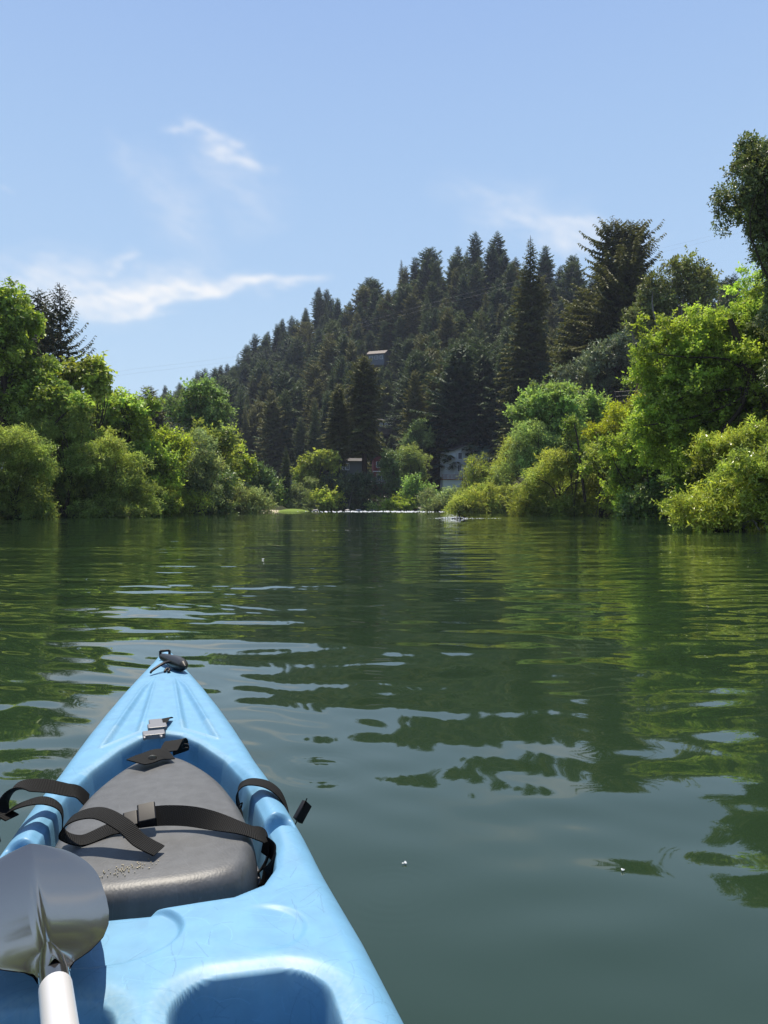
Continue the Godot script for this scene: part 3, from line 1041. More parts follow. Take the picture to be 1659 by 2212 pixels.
	block("bow_fitting", Vector3(0.03, 0.014, 0.03), V(-0.006, 0.352, 3.18), Vector3(0, 0.1, 0), mats["buckle_plastic"], k)

func make_paddle() -> void:
	var o := thing("paddle", "kayak paddle with a glossy black blade and a white shaft lying across the deck", "paddle", Vector3.ZERO)
	o.transform = kayak_frame * Transform3D(Basis(), V(-0.082, 0.462, 0.86))
	var dirv := V(-0.104, -0.022, 0.485)
	var len := dirv.length()
	var along := dirv / len
	var side := V(0.975, -0.03, 0.22)
	side = (side - along * side.dot(along)).normalized()
	var nn := side.cross(along)
	if nn.y < 0.0:
		nn = -nn
	var pts := PackedVector3Array()
	var cols := 41
	var rows := 80
	for face: float in [1.0, -1.0]:
		var sheet := PackedVector3Array()
		for i in rows:
			var u := i / (rows - 1.0)
			u = u if u < 0.8 else 0.8 + 0.2 * sin((u - 0.8) / 0.2 * PI / 2)
			var w := table([0, 0.06, 0.12, 0.2, 0.3, 0.4, 0.5, 0.6, 0.7], [0.016, 0.018, 0.026, 0.047, 0.068, 0.081, 0.088, 0.091, 0.091], u)
			if u > 0.7:
				w = 0.091 * pow(maxf(1.0 - pow((u - 0.7) / 0.3, 2.3), 0.0), 0.5)
			w = maxf(w, 0.0006)
			for j in cols:
				var v := 2.0 * j / (cols - 1) - 1.0
				var s := v * w
				# dihedral faces either side of a low spine, the tip dished upward
				var y := -0.17 * absf(s) + 0.55 * s * s - 0.140 * u + 0.105 * pow(u, 2.0)
				y += 0.013 * (1.0 - sm(0.02, 0.24, u)) * exp(-pow(s / 0.013, 2.0)) + 0.0024 * exp(-pow(s / 0.0035, 2.0)) * (1.0 - sm(0.6, 0.9, u))
				var edge := pow(absf(v), 6.0) * 0.0012
				y += face * (0.0018 - edge)
				if face < 0.0:
					y -= 0.020 * (1.0 - sm(0.02, 0.24, u)) * exp(-pow(s / 0.013, 2.0))
				sheet.append(along * len * u + side * s * face + nn * y)
		var mb0 := MB.new()
		mb0.grid(sheet, cols)
		if face > 0.0 and mb0.n[cols * 40 + 12].dot(nn) < 0.0 or face < 0.0 and mb0.n[cols * 40 + 12].dot(nn) > 0.0:
			for i in rows:
				var row := sheet.slice(i * cols, i * cols + cols)
				row.reverse()
				for j in cols:
					sheet[i * cols + j] = row[j]
		pts.append_array(sheet)
	var mb := MB.new()
	mb.grid(pts.slice(0, cols * rows), cols)
	mb.grid(pts.slice(cols * rows), cols)
	part("blade", mb.mesh(), mats["blade_plastic"], o)
	var neck := MB.new()
	neck.tube(PackedVector3Array([-along * 0.035 - nn * 0.003, -nn * 0.003, along * 0.03 - nn * 0.004, along * 0.06 - nn * 0.008, along * 0.09 - nn * 0.012]), PackedFloat32Array([0.0155, 0.0155, 0.0142, 0.011, 0.006]), 20)
	part("blade_neck", neck.mesh(), mats["blade_plastic"], o)
	var shaft := MB.new()
	var back := V(0.082, 0.034, -0.42).normalized()
	var s0 := -along * 0.018 - nn * 0.003
	shaft.tube(PackedVector3Array([s0, s0 + back * 0.002, s0 + back * 0.9]), PackedFloat32Array([0.0150, 0.0162, 0.0162]), 28)
	part("shaft", shaft.mesh(), mats["shaft_metal"], o)

# ---------------------------------------------------------------- houses, boats, the swimmer
func window_part(o: Node3D, x: float, y: float, z: float, w: float, h: float, frame_mat: Material) -> void:
	var fr := MB.new()
	var t := 0.09
	fr.box(Vector3(x - w / 2 - t, y - t, z), Vector3(x + w / 2 + t, y, z + 0.06))
	fr.box(Vector3(x - w / 2 - t, y + h, z), Vector3(x + w / 2 + t, y + h + t, z + 0.06))
	fr.box(Vector3(x - w / 2 - t, y, z), Vector3(x - w / 2, y + h, z + 0.06))
	fr.box(Vector3(x + w / 2, y, z), Vector3(x + w / 2 + t, y + h, z + 0.06))
	fr.box(Vector3(x - 0.03, y, z), Vector3(x + 0.03, y + h, z + 0.05))
	var wd := part("window", fr.mesh(), frame_mat, o)
	var gl := MB.new()
	gl.box(Vector3(x - w / 2, y, z + 0.005), Vector3(x + w / 2, y + h, z + 0.02))
	part("pane", gl.mesh(), mats["window_glass"], wd)

# gable house: front towards +z, w wide, h to the eaves, l deep, ridge along z (or along x)
func house(called: String, label: String, where: Vector3, turn: float, w: float, h: float, l: float, rise: float, wall: Material, roof: Material, windows: Array, along_x := false) -> Node3D:
	var o := thing(called, label, "house", where)
	o.rotation.y = turn
	var mb := MB.new()
	mb.box(Vector3(-w / 2, -1.6 if where.y > 18.0 else -5.0, -l), Vector3(w / 2, h, 0))
	if not along_x:
		for z: float in [0.0, -l]:
			if z == 0.0:
				mb.tri(Vector3(-w / 2, h, z), Vector3(0, h + rise, z), Vector3(w / 2, h, z))
			else:
				mb.tri(Vector3(w / 2, h, z), Vector3(0, h + rise, z), Vector3(-w / 2, h, z))
	else:
		for x: float in [-w / 2, w / 2]:
			if x > 0:
				mb.tri(Vector3(x, h, 0), Vector3(x, h + rise, -l / 2), Vector3(x, h, -l))
			else:
				mb.tri(Vector3(x, h, -l), Vector3(x, h + rise, -l / 2), Vector3(x, h, 0))
	part("wall", mb.mesh(), wall, o)
	var rf := MB.new()
	var ov := 0.5
	for s: float in [-1.0, 1.0]:
		if not along_x:
			var sl := rise / (w / 2)
			var a := Vector3(s * (w / 2 + ov), h - ov * sl + 0.03, ov)
			var b := Vector3(0, h + rise + 0.03, ov)
			slab(rf, a, b, Vector3(0, 0, -l - 2 * ov), 0.16)
		else:
			var sl2 := rise / (l / 2)
			var a2 := Vector3(-w / 2 - ov, h - ov * sl2 + 0.03, -l / 2 + s * (l / 2 + ov))
			var b2 := Vector3(-w / 2 - ov, h + rise + 0.03, -l / 2)
			slab(rf, a2, b2, Vector3(w + 2 * ov, 0, 0), 0.16)
	part("roof", rf.mesh(), roof, o)
	for q: Array in windows:
		window_part(o, q[0], q[1], 0.003, q[2], q[3], mats["white_trim"])
	return o

func slab(mb: MB, a: Vector3, b: Vector3, run: Vector3, thick: float) -> void:
	var nn := (b - a).cross(run).normalized()
	if nn.y < 0:
		nn = -nn
	var u := nn * thick
	var p := [a, b, b + run, a + run, a + u, b + u, b + run + u, a + run + u]
	for q: Array in [[4, 5, 6, 7], [0, 3, 2, 1], [0, 1, 5, 4], [2, 3, 7, 6], [0, 4, 7, 3], [1, 2, 6, 5]]:
		var e1: Vector3 = p[q[1]] - p[q[0]]
		var e2: Vector3 = p[q[2]] - p[q[0]]
		var mid: Vector3 = (p[q[0]] + p[q[2]]) / 2
		var all: Vector3 = (p[0] + p[6]) / 2
		if e2.cross(e1).dot(mid - all) > 0:
			mb.quad(p[q[0]], p[q[1]], p[q[2]], p[q[3]])
		else:
			mb.quad(p[q[3]], p[q[2]], p[q[1]], p[q[0]])

func railing(o: Node3D, a: Vector3, b: Vector3, h: float, posts: int, mat: Material, bars := 3) -> void:
	for i in posts:
		var p := a.lerp(b, i / (posts - 1.0))
		var mb := MB.new()
		mb.tube(PackedVector3Array([p, p + Vector3.UP * h]), PackedFloat32Array([0.05, 0.05]), 6)
		part("post", mb.mesh(), mat, o)
	for k in bars:
		var mb2 := MB.new()
		var y := Vector3.UP * h * (k + 1.0) / bars
		mb2.tube(PackedVector3Array([a + y, b + y]), PackedFloat32Array([0.045, 0.045]), 6)
		part("rail", mb2.mesh(), mat, o)

func umbrella(where: Vector3, label: String) -> void:
	var o := thing("patio_umbrella", label, "umbrella", where, "pale umbrellas on the house deck")
	var p := MB.new()
	p.tube(PackedVector3Array([Vector3.ZERO, Vector3(0, 2.3, 0)]), PackedFloat32Array([0.03, 0.03]), 6)
	part("pole", p.mesh(), mats["steel"], o)
	var c := MB.new()
	for i in 8:
		var a := TAU * i / 8
		var b := TAU * (i + 1) / 8
		c.tri(Vector3(0, 2.5, 0), Vector3(cos(b) * 1.6, 1.9, sin(b) * 1.6), Vector3(cos(a) * 1.6, 1.9, sin(a) * 1.6))
		c.tri(Vector3(0, 2.44, 0), Vector3(cos(a) * 1.6, 1.86, sin(a) * 1.6), Vector3(cos(b) * 1.6, 1.86, sin(b) * 1.6))
	part("canopy", c.mesh(), plain("canvas", lin(0.75, 0.70, 0.58), 0.9), o)

func make_buildings() -> void:
	var white := plain("white_siding", lin(0.42, 0.45, 0.47), 0.7)
	var dark := plain("dark_shingle", lin(0.06, 0.055, 0.05), 0.9)
	var sea := plain("green_metal_roof", lin(0.20, 0.30, 0.26), 0.5)
	# white three-storey house at the right bend
	var w := house("river_house", "white three storey house with balconies and a long grey green roof above the right bank", at(1004, 1049, 186), 0.35, 5.0, 8.6, 9.0, 1.1, white, dark,
		[[-1.3, 6.4, 0.9, 1.5], [-1.5, 3.4, 0.8, 1.5], [0.2, 3.4, 0.8, 1.5], [-0.3, 0.4, 0.9, 1.5], [1.3, 6.3, 1.6, 1.6]])
	var ann := MB.new()
	ann.box(Vector3(2.5, 3.0, -8.0), Vector3(11.5, 5.6, -1.2))
	part("wing_wall", ann.mesh(), plain("grey_green_siding", lin(0.24, 0.30, 0.27), 0.8), w)
	var ar := MB.new()
	slab(ar, Vector3(2.3, 6.0, -0.6), Vector3(2.3, 9.6, -5.0), Vector3(10.5, 0.9, 0), 0.18)
	slab(ar, Vector3(2.3, 6.0, -9.4), Vector3(2.3, 9.6, -5.0), Vector3(10.5, 0.9, 0), 0.18)
	part("wing_roof", ar.mesh(), sea, w)
	for y: float in [5.7, 2.7]:
		var bal := MB.new()
		bal.box(Vector3(-0.2, y, 0.0), Vector3(5.6, y + 0.2, 1.8))
		var slabp := part("balcony", bal.mesh(), plain("deck_timber", lin(0.20, 0.12, 0.07), 0.8), w)
		railing(slabp, Vector3(-0.1, y + 0.2, 1.7), Vector3(5.5, y + 0.2, 1.7), 1.0, 6, mats["white_trim"], 2)
	umbrella(at(948 + 62, 1030, 181), "pale patio umbrella nearer the white house, on its deck among the leaves")
	umbrella(at(1033, 1024, 181), "pale patio umbrella farther right, half behind the yellow green bushes below the roof")
	var sh := thing("garden_wall", "low white wall carrying a railed red brown deck left of the white house", "wall", at(978, 1052, 180))
	var sw := MB.new()
	sw.box(Vector3(-2.2, -2.0, -3.0), Vector3(2.0, 1.7, 0.0))
	part("wall", sw.mesh(), white, sh)
	var dk := MB.new()
	dk.box(Vector3(-2.6, 1.703, -3.4), Vector3(2.2, 1.9, 0.3))
	part("deck", dk.mesh(), plain("red_timber", lin(0.16, 0.05, 0.04), 0.8), sh)
	railing(sh, Vector3(-2.5, 1.9, 0.2), Vector3(2.1, 1.9, 0.2), 0.95, 6, plain("red_timber", lin(0.16, 0.05, 0.04), 0.8), 3)
	# red cabin and its grey neighbour at the foot of the hill
	var red := house("red_cabin", "dark red two storey cabin with white trimmed windows beside the thick redwood", at(823, 1043, 192), 0.1, 3.7, 6.0, 5.0, 1.2, plain("red_siding", lin(0.17, 0.035, 0.032), 0.8), dark, [[0.1, 3.9, 2.4, 1.3], [0.1, 0.5, 2.2, 1.6]])
	var rt := MB.new()
	rt.box(Vector3(-1.95, 2.75, 0.004), Vector3(1.95, 2.95, 0.08))
	part("trim_board", rt.mesh(), mats["white_trim"], red)
	var rd := MB.new()
	rd.box(Vector3(-2.8, -0.25, 0.01), Vector3(2.8, -0.05, 2.0))
	part("porch", rd.mesh(), mats["white_trim"], red)
	railing(red, Vector3(-2.7, -0.05, 1.9), Vector3(2.7, -0.05, 1.9), 1.0, 6, mats["white_trim"], 3)
	house("grey_cabin", "weathered grey two storey cabin half hidden behind the redwood trunks", at(758, 1047, 184), 0.15, 5.6, 5.6, 5.0, 0.7, plain("grey_siding", lin(0.13, 0.135, 0.135), 0.85), dark, [[-1.7, 3.6, 0.6, 1.4], [-0.8, 3.6, 0.6, 1.4], [-1.8, 0.6, 1.5, 1.3], [1.4, 0.7, 1.3, 1.3]], true)
	house("slope_house", "dark hillside house with a row of pale windows above the red cabin", at(826, 927, 246), 0.0, 7.6, 2.7, 5.0, 0.9, plain("brown_siding", lin(0.07, 0.055, 0.045), 0.85), dark, [[-2.9, 0.6, 1.1, 1.5], [-0.4, 0.9, 0.7, 1.0], [1.1, 0.9, 0.7, 1.0], [2.6, 0.4, 1.7, 1.7]], true)
	house("upper_house", "small grey house with a sunlit tan roof high on the wooded hill", at(812, 781, 322), -0.35, 7.4, 3.2, 6.0, 1.6, plain("slate_siding", lin(0.12, 0.14, 0.16), 0.85), plain("tan_roof", lin(0.13, 0.11, 0.10), 0.8), [[-2.2, 0.9, 1.2, 1.3], [0.2, 0.9, 1.2, 1.3], [2.4, 0.9, 1.0, 1.3]], true)
	# brown house in the trees on the right slope with a railed stair deck
	var br := house("slope_cabin", "brown cabin gable showing through the yellow green tree on the right slope", at(1412, 838, 92), -0.5, 4.2, 2.0, 5.0, 1.7, plain("redwood_siding", lin(0.13, 0.055, 0.035), 0.8), plain("brown_roof", lin(0.11, 0.07, 0.05), 0.85), [[0.2, 0.3, 1.4, 1.0]])
	var bd := MB.new()
	bd.box(Vector3(-4.4, -1.7, -1.5), Vector3(2.2, -1.5, 1.6))
	part("deck", bd.mesh(), plain("deck_timber", lin(0.20, 0.12, 0.07), 0.8), br)
	railing(br, Vector3(-4.3, -1.5, 1.5), Vector3(1.8, -1.5, 1.5), 1.1, 9, mats["buckle_plastic"], 2)
	railing(br, Vector3(-4.3, -1.5, -1.4), Vector3(-4.3, -1.5, 1.4), 1.1, 4, mats["buckle_plastic"], 2)
	for x: float in [-4.2, -1.5, 1.6]:
		var st := MB.new()
		st.tube(PackedVector3Array([Vector3(x, -6.5, 1.3), Vector3(x, -1.7, 1.3)]), PackedFloat32Array([0.09, 0.09]), 6)
		part("stilt", st.mesh(), mats["buckle_plastic"], br)
	# road rail on the far bank
	var gr := thing("guard_rail", "grey roadside guard rail along the far bank left of the redwoods", "guard rail", at(606, 1047, 176))
	for i in 9:
		var p := MB.new()
		p.box(Vector3(-4.5 + i * 1.12, -1.2, -0.08), Vector3(-4.38 + i * 1.12, 0.95, 0.08))
		part("post", p.mesh(), plain("galvanised", lin(0.30, 0.31, 0.33), 0.6), gr)
	for k in 2:
		var b := MB.new()
		b.box(Vector3(-4.8, 0.25 + k * 0.42, 0.085), Vector3(4.9, 0.5 + k * 0.42, 0.14))
		part("rail", b.mesh(), plain("galvanised", lin(0.30, 0.31, 0.33), 0.6), gr)
	# power lines across the valley
	for e in 2:
		var pts := PackedVector3Array()
		for q: Vector2 in [Vector2(-150, 872), Vector2(235, 806), Vector2(560, 762), Vector2(800, 693), Vector2(1060, 622), Vector2(1500, 520), Vector2(1800, 440)]:
			pts.append(at(q.x, q.y + e * 9, 262))
		var sp := spline(pts, 6)
		var rad := PackedFloat32Array()
		for i in sp.size():
			rad.append(0.015)
		var mb := MB.new()
		mb.tube(sp, rad, 5, false)
		tag(part(numbered("power_line"), mb.mesh(), plain("cable", lin(0.22, 0.22, 0.24), 0.6), self), ["upper one of the two thin power lines strung across the valley", "lower one of the two thin power lines strung across the valley"][e], "power line", "power lines across the valley")

func boat(called: String, label: String, where: Vector3, turn: float, len: float, wide: float, high: float, mat: Material, group: String) -> void:
	var o := thing(called, label, "kayak" if called == "shore_kayak" else "boat", where, group)
	o.rotation.y = turn
	var pts := PackedVector3Array()
	for i in 15:
		var t := i / 14.0 * 2.0 - 1.0
		var w := wide * 0.5 * pow(maxf(1.0 - t * t, 0.0), 0.6) + 0.01
		for j in 13:
			var a := PI * j / 12.0
			pts.append(Vector3(t * len / 2, high * (0.55 - 0.5 * sin(a) + 0.25 * t * t), cos(a) * w))
	var mb := MB.new()
	mb.grid(pts, 13)
	part("hull", mb.mesh(), mat, o)
	var dk := PackedVector3Array()
	for i in 15:
		var t := i / 14.0 * 2.0 - 1.0
		var w := wide * 0.5 * pow(maxf(1.0 - t * t, 0.0), 0.6) + 0.01
		for j in 7:
			var s := j / 6.0 * 2.0 - 1.0
			var pit := (1.0 - sm(0.25, 0.4, absf(t))) * (1.0 - sm(0.5, 0.8, absf(s)))
			dk.append(Vector3(t * len / 2, high * (0.56 + 0.25 * t * t + 0.14 * (1.0 - s * s) - 0.4 * pit), -s * w))
	var md := MB.new()
	md.grid(dk, 7)
	part("deck", md.mesh(), mat, o)

# a body as one surface: smooth union of tapered capsules, meshed as surface nets
func body_mesh(bones: Array, cell: float, blend: float) -> ArrayMesh:
	var lo := Vector3.ONE * 1e9
	var hi := -lo
	for b: Array in bones:
		for p: Vector3 in [b[0], b[1]]:
			lo = lo.min(p - Vector3.ONE * (maxf(b[2], b[3]) + cell * 3))
			hi = hi.max(p + Vector3.ONE * (maxf(b[2], b[3]) + cell * 3))
	var nx := int((hi.x - lo.x) / cell) + 2
	var ny := int((hi.y - lo.y) / cell) + 2
	var nz := int((hi.z - lo.z) / cell) + 2
	var f := PackedFloat32Array()
	f.resize(nx * ny * nz)
	for z in nz:
		for y in ny:
			for x in nx:
				var p := lo + Vector3(x, y, z) * cell
				var acc := 0.0
				for b: Array in bones:
					var ab: Vector3 = b[1] - b[0]
					var t := clampf((p - b[0]).dot(ab) / maxf(ab.length_squared(), 1e-6), 0.0, 1.0)
					acc += exp(-(p.distance_to(b[0] + ab * t) - lerpf(b[2], b[3], t)) / blend)
				f[(z * ny + y) * nx + x] = -blend * log(acc + 1e-30)
	var at_cell := {}
	var mb := MB.new()
	for z in nz - 1:
		for y in ny - 1:
			for x in nx - 1:
				var sum := Vector3.ZERO
				var cnt := 0
				var val := []
				for k in 8:
					val.append(f[((z + (k >> 2)) * ny + y + ((k >> 1) & 1)) * nx + x + (k & 1)])
				for e: Array in [[0, 1], [2, 3], [4, 5], [6, 7], [0, 2], [1, 3], [4, 6], [5, 7], [0, 4], [1, 5], [2, 6], [3, 7]]:
					var a: float = val[e[0]]
					var b: float = val[e[1]]
					if (a < 0) != (b < 0):
						var pa := Vector3(e[0] & 1, (e[0] >> 1) & 1, e[0] >> 2)
						var pb := Vector3(e[1] & 1, (e[1] >> 1) & 1, e[1] >> 2)
						sum += pa.lerp(pb, a / (a - b))
						cnt += 1
				if cnt:
					at_cell[Vector3i(x, y, z)] = mb.v.size()
					mb.v.append(lo + (Vector3(x, y, z) + sum / cnt) * cell)
					mb.n.append(Vector3(val[1] - val[0] + val[3] - val[2] + val[5] - val[4] + val[7] - val[6], val[2] - val[0] + val[3] - val[1] + val[6] - val[4] + val[7] - val[5], val[4] - val[0] + val[5] - val[1] + val[6] - val[2] + val[7] - val[3]).normalized())
					mb.uv.append(Vector2.ZERO)
					mb.c.append(Color.WHITE)
	for c: Vector3i in at_cell:
		for ax in 3:
			var st := Vector3i(1 if ax == 0 else 0, 1 if ax == 1 else 0, 1 if ax == 2 else 0)
			var q := c + st
			if q.x >= nx or q.y >= ny or q.z >= nz:
				continue
			var a := f[(c.z * ny + c.y) * nx + c.x]
			var b := f[(q.z * ny + q.y) * nx + q.x]
			if (a < 0) == (b < 0):
				continue
			var u := Vector3i(1 if ax == 1 else 0, 1 if ax == 2 else 0, 1 if ax == 0 else 0)
			var w := Vector3i(1 if ax == 2 else 0, 1 if ax == 0 else 0, 1 if ax == 1 else 0)
			var ids := [at_cell.get(c - u - w, -1), at_cell.get(c - w, -1), at_cell.get(c, -1), at_cell.get(c - u, -1)]
			if ids.min() < 0:
				continue
			if a < 0:
				ids.reverse()
			for k: int in [0, 1, 2, 0, 2, 3]:
				mb.ix.append(ids[k])
	return mb.mesh()

func make_swimmer() -> void:
	var foot := at(984, 1120, 61)
	foot.y = 0.0
	var o := thing("person", "person swimming front crawl with a bent arm raised out of white splashing water", "person", foot)
	# lies along x, heading right; only head, shoulders, back and one arm rise above the water
	var bones := [
		[Vector3(0.62, 0.03, 0.02), Vector3(0.70, 0.05, 0.02), 0.095, 0.085], [Vector3(0.45, 0.0, 0.0), Vector3(0.58, 0.02, 0.0), 0.07, 0.06],
		[Vector3(0.38, 0.0, -0.17), Vector3(0.38, 0.02, 0.17), 0.10, 0.10], [Vector3(0.30, -0.02, 0.0), Vector3(-0.20, -0.06, 0.0), 0.15, 0.12], [Vector3(-0.2, -0.08, 0.0), Vector3(-0.35, -0.1, 0.0), 0.14, 0.12],
		[Vector3(-0.35, -0.1, 0.09), Vector3(-0.8, -0.12, 0.10), 0.085, 0.06], [Vector3(-0.8, -0.12, 0.10), Vector3(-1.2, -0.1, 0.09), 0.055, 0.04], [Vector3(-1.2, -0.1, 0.09), Vector3(-1.38, -0.08, 0.09), 0.04, 0.025],
		[Vector3(-0.35, -0.1, -0.09), Vector3(-0.8, -0.14, -0.10), 0.085, 0.06], [Vector3(-0.8, -0.14, -0.10), Vector3(-1.2, -0.14, -0.09), 0.055, 0.04], [Vector3(-1.2, -0.14, -0.09), Vector3(-1.38, -0.12, -0.09), 0.04, 0.025],
		[Vector3(0.36, 0.06, 0.18), Vector3(0.22, 0.36, 0.26), 0.055, 0.045], [Vector3(0.22, 0.36, 0.26), Vector3(0.46, 0.25, 0.30), 0.042, 0.030], [Vector3(0.46, 0.25, 0.30), Vector3(0.57, 0.17, 0.30), 0.028, 0.018],
		[Vector3(0.38, -0.02, -0.18), Vector3(0.62, -0.1, -0.22), 0.05, 0.04], [Vector3(0.62, -0.1, -0.22), Vector3(0.88, -0.12, -0.2), 0.04, 0.025]]
	for k in 4:
		bones.append([Vector3(0.55, 0.18, 0.275 + k * 0.017), Vector3(0.63 - absf(k - 1.4) * 0.012, 0.115, 0.27 + k * 0.022), 0.010, 0.007])
	bones.append([Vector3(0.50, 0.21, 0.28), Vector3(0.55, 0.145, 0.255), 0.010, 0.008])
	part("body", body_mesh(bones, 0.024, 0.016), plain("skin", lin(0.45, 0.28, 0.20), 0.45), o)
	var hair := body_mesh([[Vector3(0.63, 0.075, 0.02), Vector3(0.67, 0.085, 0.02), 0.085, 0.078]], 0.02, 0.01)
	part("hair", hair, plain("dark_hair", lin(0.05, 0.035, 0.025), 0.5), o)
	# splash: drops and froth
	var fr := MB.new()
	rng.seed = 22
	for i in 300:
		var u := rng.randfn()
		var p := foot + Vector3(-0.25 + u * 0.55, 0, rng.randfn() * 0.25)
		var h := exp(-u * u * 0.7) * 0.16
		p.y = absf(rng.randfn()) * h * (1.0 if rng.randf() < 0.8 else 2.2) + 0.01
		var s := rng.randf_range(0.012, 0.045) * (1.0 if p.y < 0.1 else 0.5)
		blob(fr, p, s)
	for i in 90:
		var q := foot + Vector3(rng.randf_range(-2.2, 3.6), 0.008, rng.randfn() * 0.5)
		blob(fr, q, rng.randf_range(0.012, 0.03), 0.35)
	setting("splash", fr.mesh(), mats["foam"], "stuff")

func blob(mb: MB, p: Vector3, s: float, flat := 0.8) -> void:
	var a := [Vector3(s, 0, 0), Vector3(0, 0, s), Vector3(-s, 0, 0), Vector3(0, 0, -s)]
	for i in 4:
		var j := (i + 1) % 4
		mb.tri(p + Vector3.UP * s * flat, p + a[j], p + a[i])
		mb.tri(p - Vector3.UP * s * flat, p + a[i], p + a[j])

func make_shore() -> void:
	boat("shore_boat", "small white boat drawn up beneath the dark redwoods on the far shore", at(816, 1101, 166) * Vector3(1, 0, 1) + Vector3(0, 0.15, 0), 0.3, 2.6, 1.1, 0.7, plain("white_hull", lin(0.75, 0.76, 0.78), 0.4), "")
	boat("shore_boat", "pale grey boat on the far shore left of the lawn bush", at(1384 * 0.6636 - 3, 1101, 167) * Vector3(1, 0, 1) + Vector3(0, 0.2, 0), -0.2, 2.8, 1.0, 0.6, plain("pale_hull", lin(0.62, 0.62, 0.60), 0.4), "")
	boat("shore_kayak", "orange red kayak lying on the right shore beyond the swimmer, the left one of two", at(983, 1104, 139) * Vector3(1, 0, 1) + Vector3(0, 0.25, 0), 0.1, 3.0, 0.75, 0.5, plain("orange_plastic", lin(0.62, 0.09, 0.03), 0.4), "beached kayaks")
	boat("shore_kayak", "red kayak lying on the right shore beyond the swimmer, right one of two", at(1003, 1104, 137) * Vector3(1, 0, 1) + Vector3(0, 0.35, 0), -0.15, 3.0, 0.75, 0.5, plain("red_plastic", lin(0.5, 0.06, 0.035), 0.4), "beached kayaks")
	# broken water of the rapids at the bend
	var fr := MB.new()
	rng.seed = 31
	for i in 420:
		var px := rng.randf_range(640, 975)
		var d := 128.0 + absf(rng.randfn()) * 17.0
		if d > 163:
			continue
		var dens := sm(650, 760, px) * (1.0 - 0.6 * sm(930, 975, px))
		if rng.randf() > dens * 0.9 + 0.1:
			continue
		var p := at(px, 1100, d)
		p.y = 0.02
		blob(fr, p, rng.randf_range(0.04, 0.16), 0.7)
	setting("rapids", fr.mesh(), mats["foam"], "stuff")
	# river stones by the rapids and along the far shore
	var places := ["left of the grass spit", "by the grass spit", "under the slim conifer", "below the bright green broad tree", "below the left redwood", "at the foot of the pale forked birch", "below the thick redwood", "left of the small white boat", "right of the small white boat", "below the yellow green shrub", "below the round bright green tree", "left of the lawn", "below the lawn", "right of the lawn"]
	for i in 14:
		var px := 570.0 + 30.0 * i + rng.randf_range(-8, 8)
		var near: String = places[i]
		var p := at(px, 1102, rng.randf_range(158, 166))
		p.y = 0.05
		var mb := MB.new()
		var s := rng.randf_range(0.25, 0.7)
		var pts := PackedVector3Array()
		var kx := rng.randf_range(0.8, 1.5)
		for r in 6:
			for j in 9:
				var a := TAU * (j % 8) / 8.0
				var e := PI * r / 5.0
				var w := 1.0 + 0.18 * sin(a * 3.0 + i) * sin(e * 2.0)
				pts.append(Vector3(cos(a) * sin(e) * kx, cos(e) * 0.55, sin(a) * sin(e)) * s * w)
		mb.grid(pts, 9)
		var o := part(numbered("rock"), mb.mesh(), plain("river_stone", lin(0.22, 0.21, 0.20), 0.8), self)
		o.position = p
		tag(o, "%s grey river stone on the far shore, %s" % ["large" if s > 0.5 else "small", near], "rock", "river stones along the far shore")
	# dead branches at the water's edge
	for q: Array in [[215, 1100, 66.5, "bare grey fallen branch at the waterline under the large olive willow", 2.6], [1420, 1108, 71.0, "bare fallen branch lying at the dark waterline of the right bank", 2.0], [1600, 1135, 29.6, "thin bare branch dipping into the water under the nearest glossy bush", 1.2], [330, 1105, 84.0, "small bleached fallen branch at the foot of the left bank shrubs", 1.8]]:
		rng.seed = int(q[0])
		var mb := MB.new()
		for i in 7:
			var dir := Vector3(rng.randf_range(-1, 1), rng.randf_range(0.02, 0.4), rng.randf_range(-0.2, 0.5)).normalized()
			var len: float = q[4] * rng.randf_range(0.4, 1.0)
			var bp := spline(PackedVector3Array([Vector3(rng.randfn() * 0.2, 0.0, 0), dir * len * 0.5 + Vector3(0, 0.25, 0.1), dir * len + Vector3(0, rng.randf_range(-0.3, 0.2), 0)]), 5)
			var br := PackedFloat32Array()
			for k in bp.size():
				br.append(lerpf(0.045, 0.012, float(k) / bp.size()))
			mb.tube(bp, br, 5)
		var o := part(numbered("fallen_branch"), mb.mesh(), mats["pale_bark"], self)
		o.position = at(q[0], q[1], q[2])
		o.position.y = 0.12
		tag(o, q[3], "branch")
	# floating fluff
	for q: Array in [[568, 1209, "white fluff floating on the green water beyond the bow, left of centre"], [875, 1871, "pale speck of fluff floating right of the kayak beside the hatch"], [1347, 1886, "tiny pale speck floating on the teal water at lower right"]]:
		var d: float = EYE / ((q[1] - 1094.0) / F)
		var mb := MB.new()
		rng.seed = int(q[0])
		var size := 0.014 if d > 5.0 else 0.0035
		for i in 9:
			blob(mb, Vector3(rng.randfn() * size * 0.6, size * 0.3 + absf(rng.randfn()) * size * 0.4, rng.randfn() * size * 0.6), size * rng.randf_range(0.3, 0.8))
		var o := part(numbered("fluff"), mb.mesh(), mats["foam"], self)
		o.position = at(q[0], q[1], d)
		o.position.y = 0.004
		tag(o, q[2], "fluff")

# ---------------------------------------------------------------- forest on the hill
func hide_house(u: float, top_py: float, foot_py: float, half_px: float, d: float) -> bool:
	# keeps the sight lines to the hill houses open
	for r: Array in [[806, 836, 910, 930, 246], [800, 832, 758, 782, 322], [806, 845, 985, 1055, 192], [742, 790, 1000, 1050, 184], [965, 1060, 975, 1060, 186]]:
		if d < r[4] + 3.0 and u + half_px > r[0] and u - half_px < r[1] and top_py < r[3] - 3 and foot_py > r[2]:
			return true
	return false

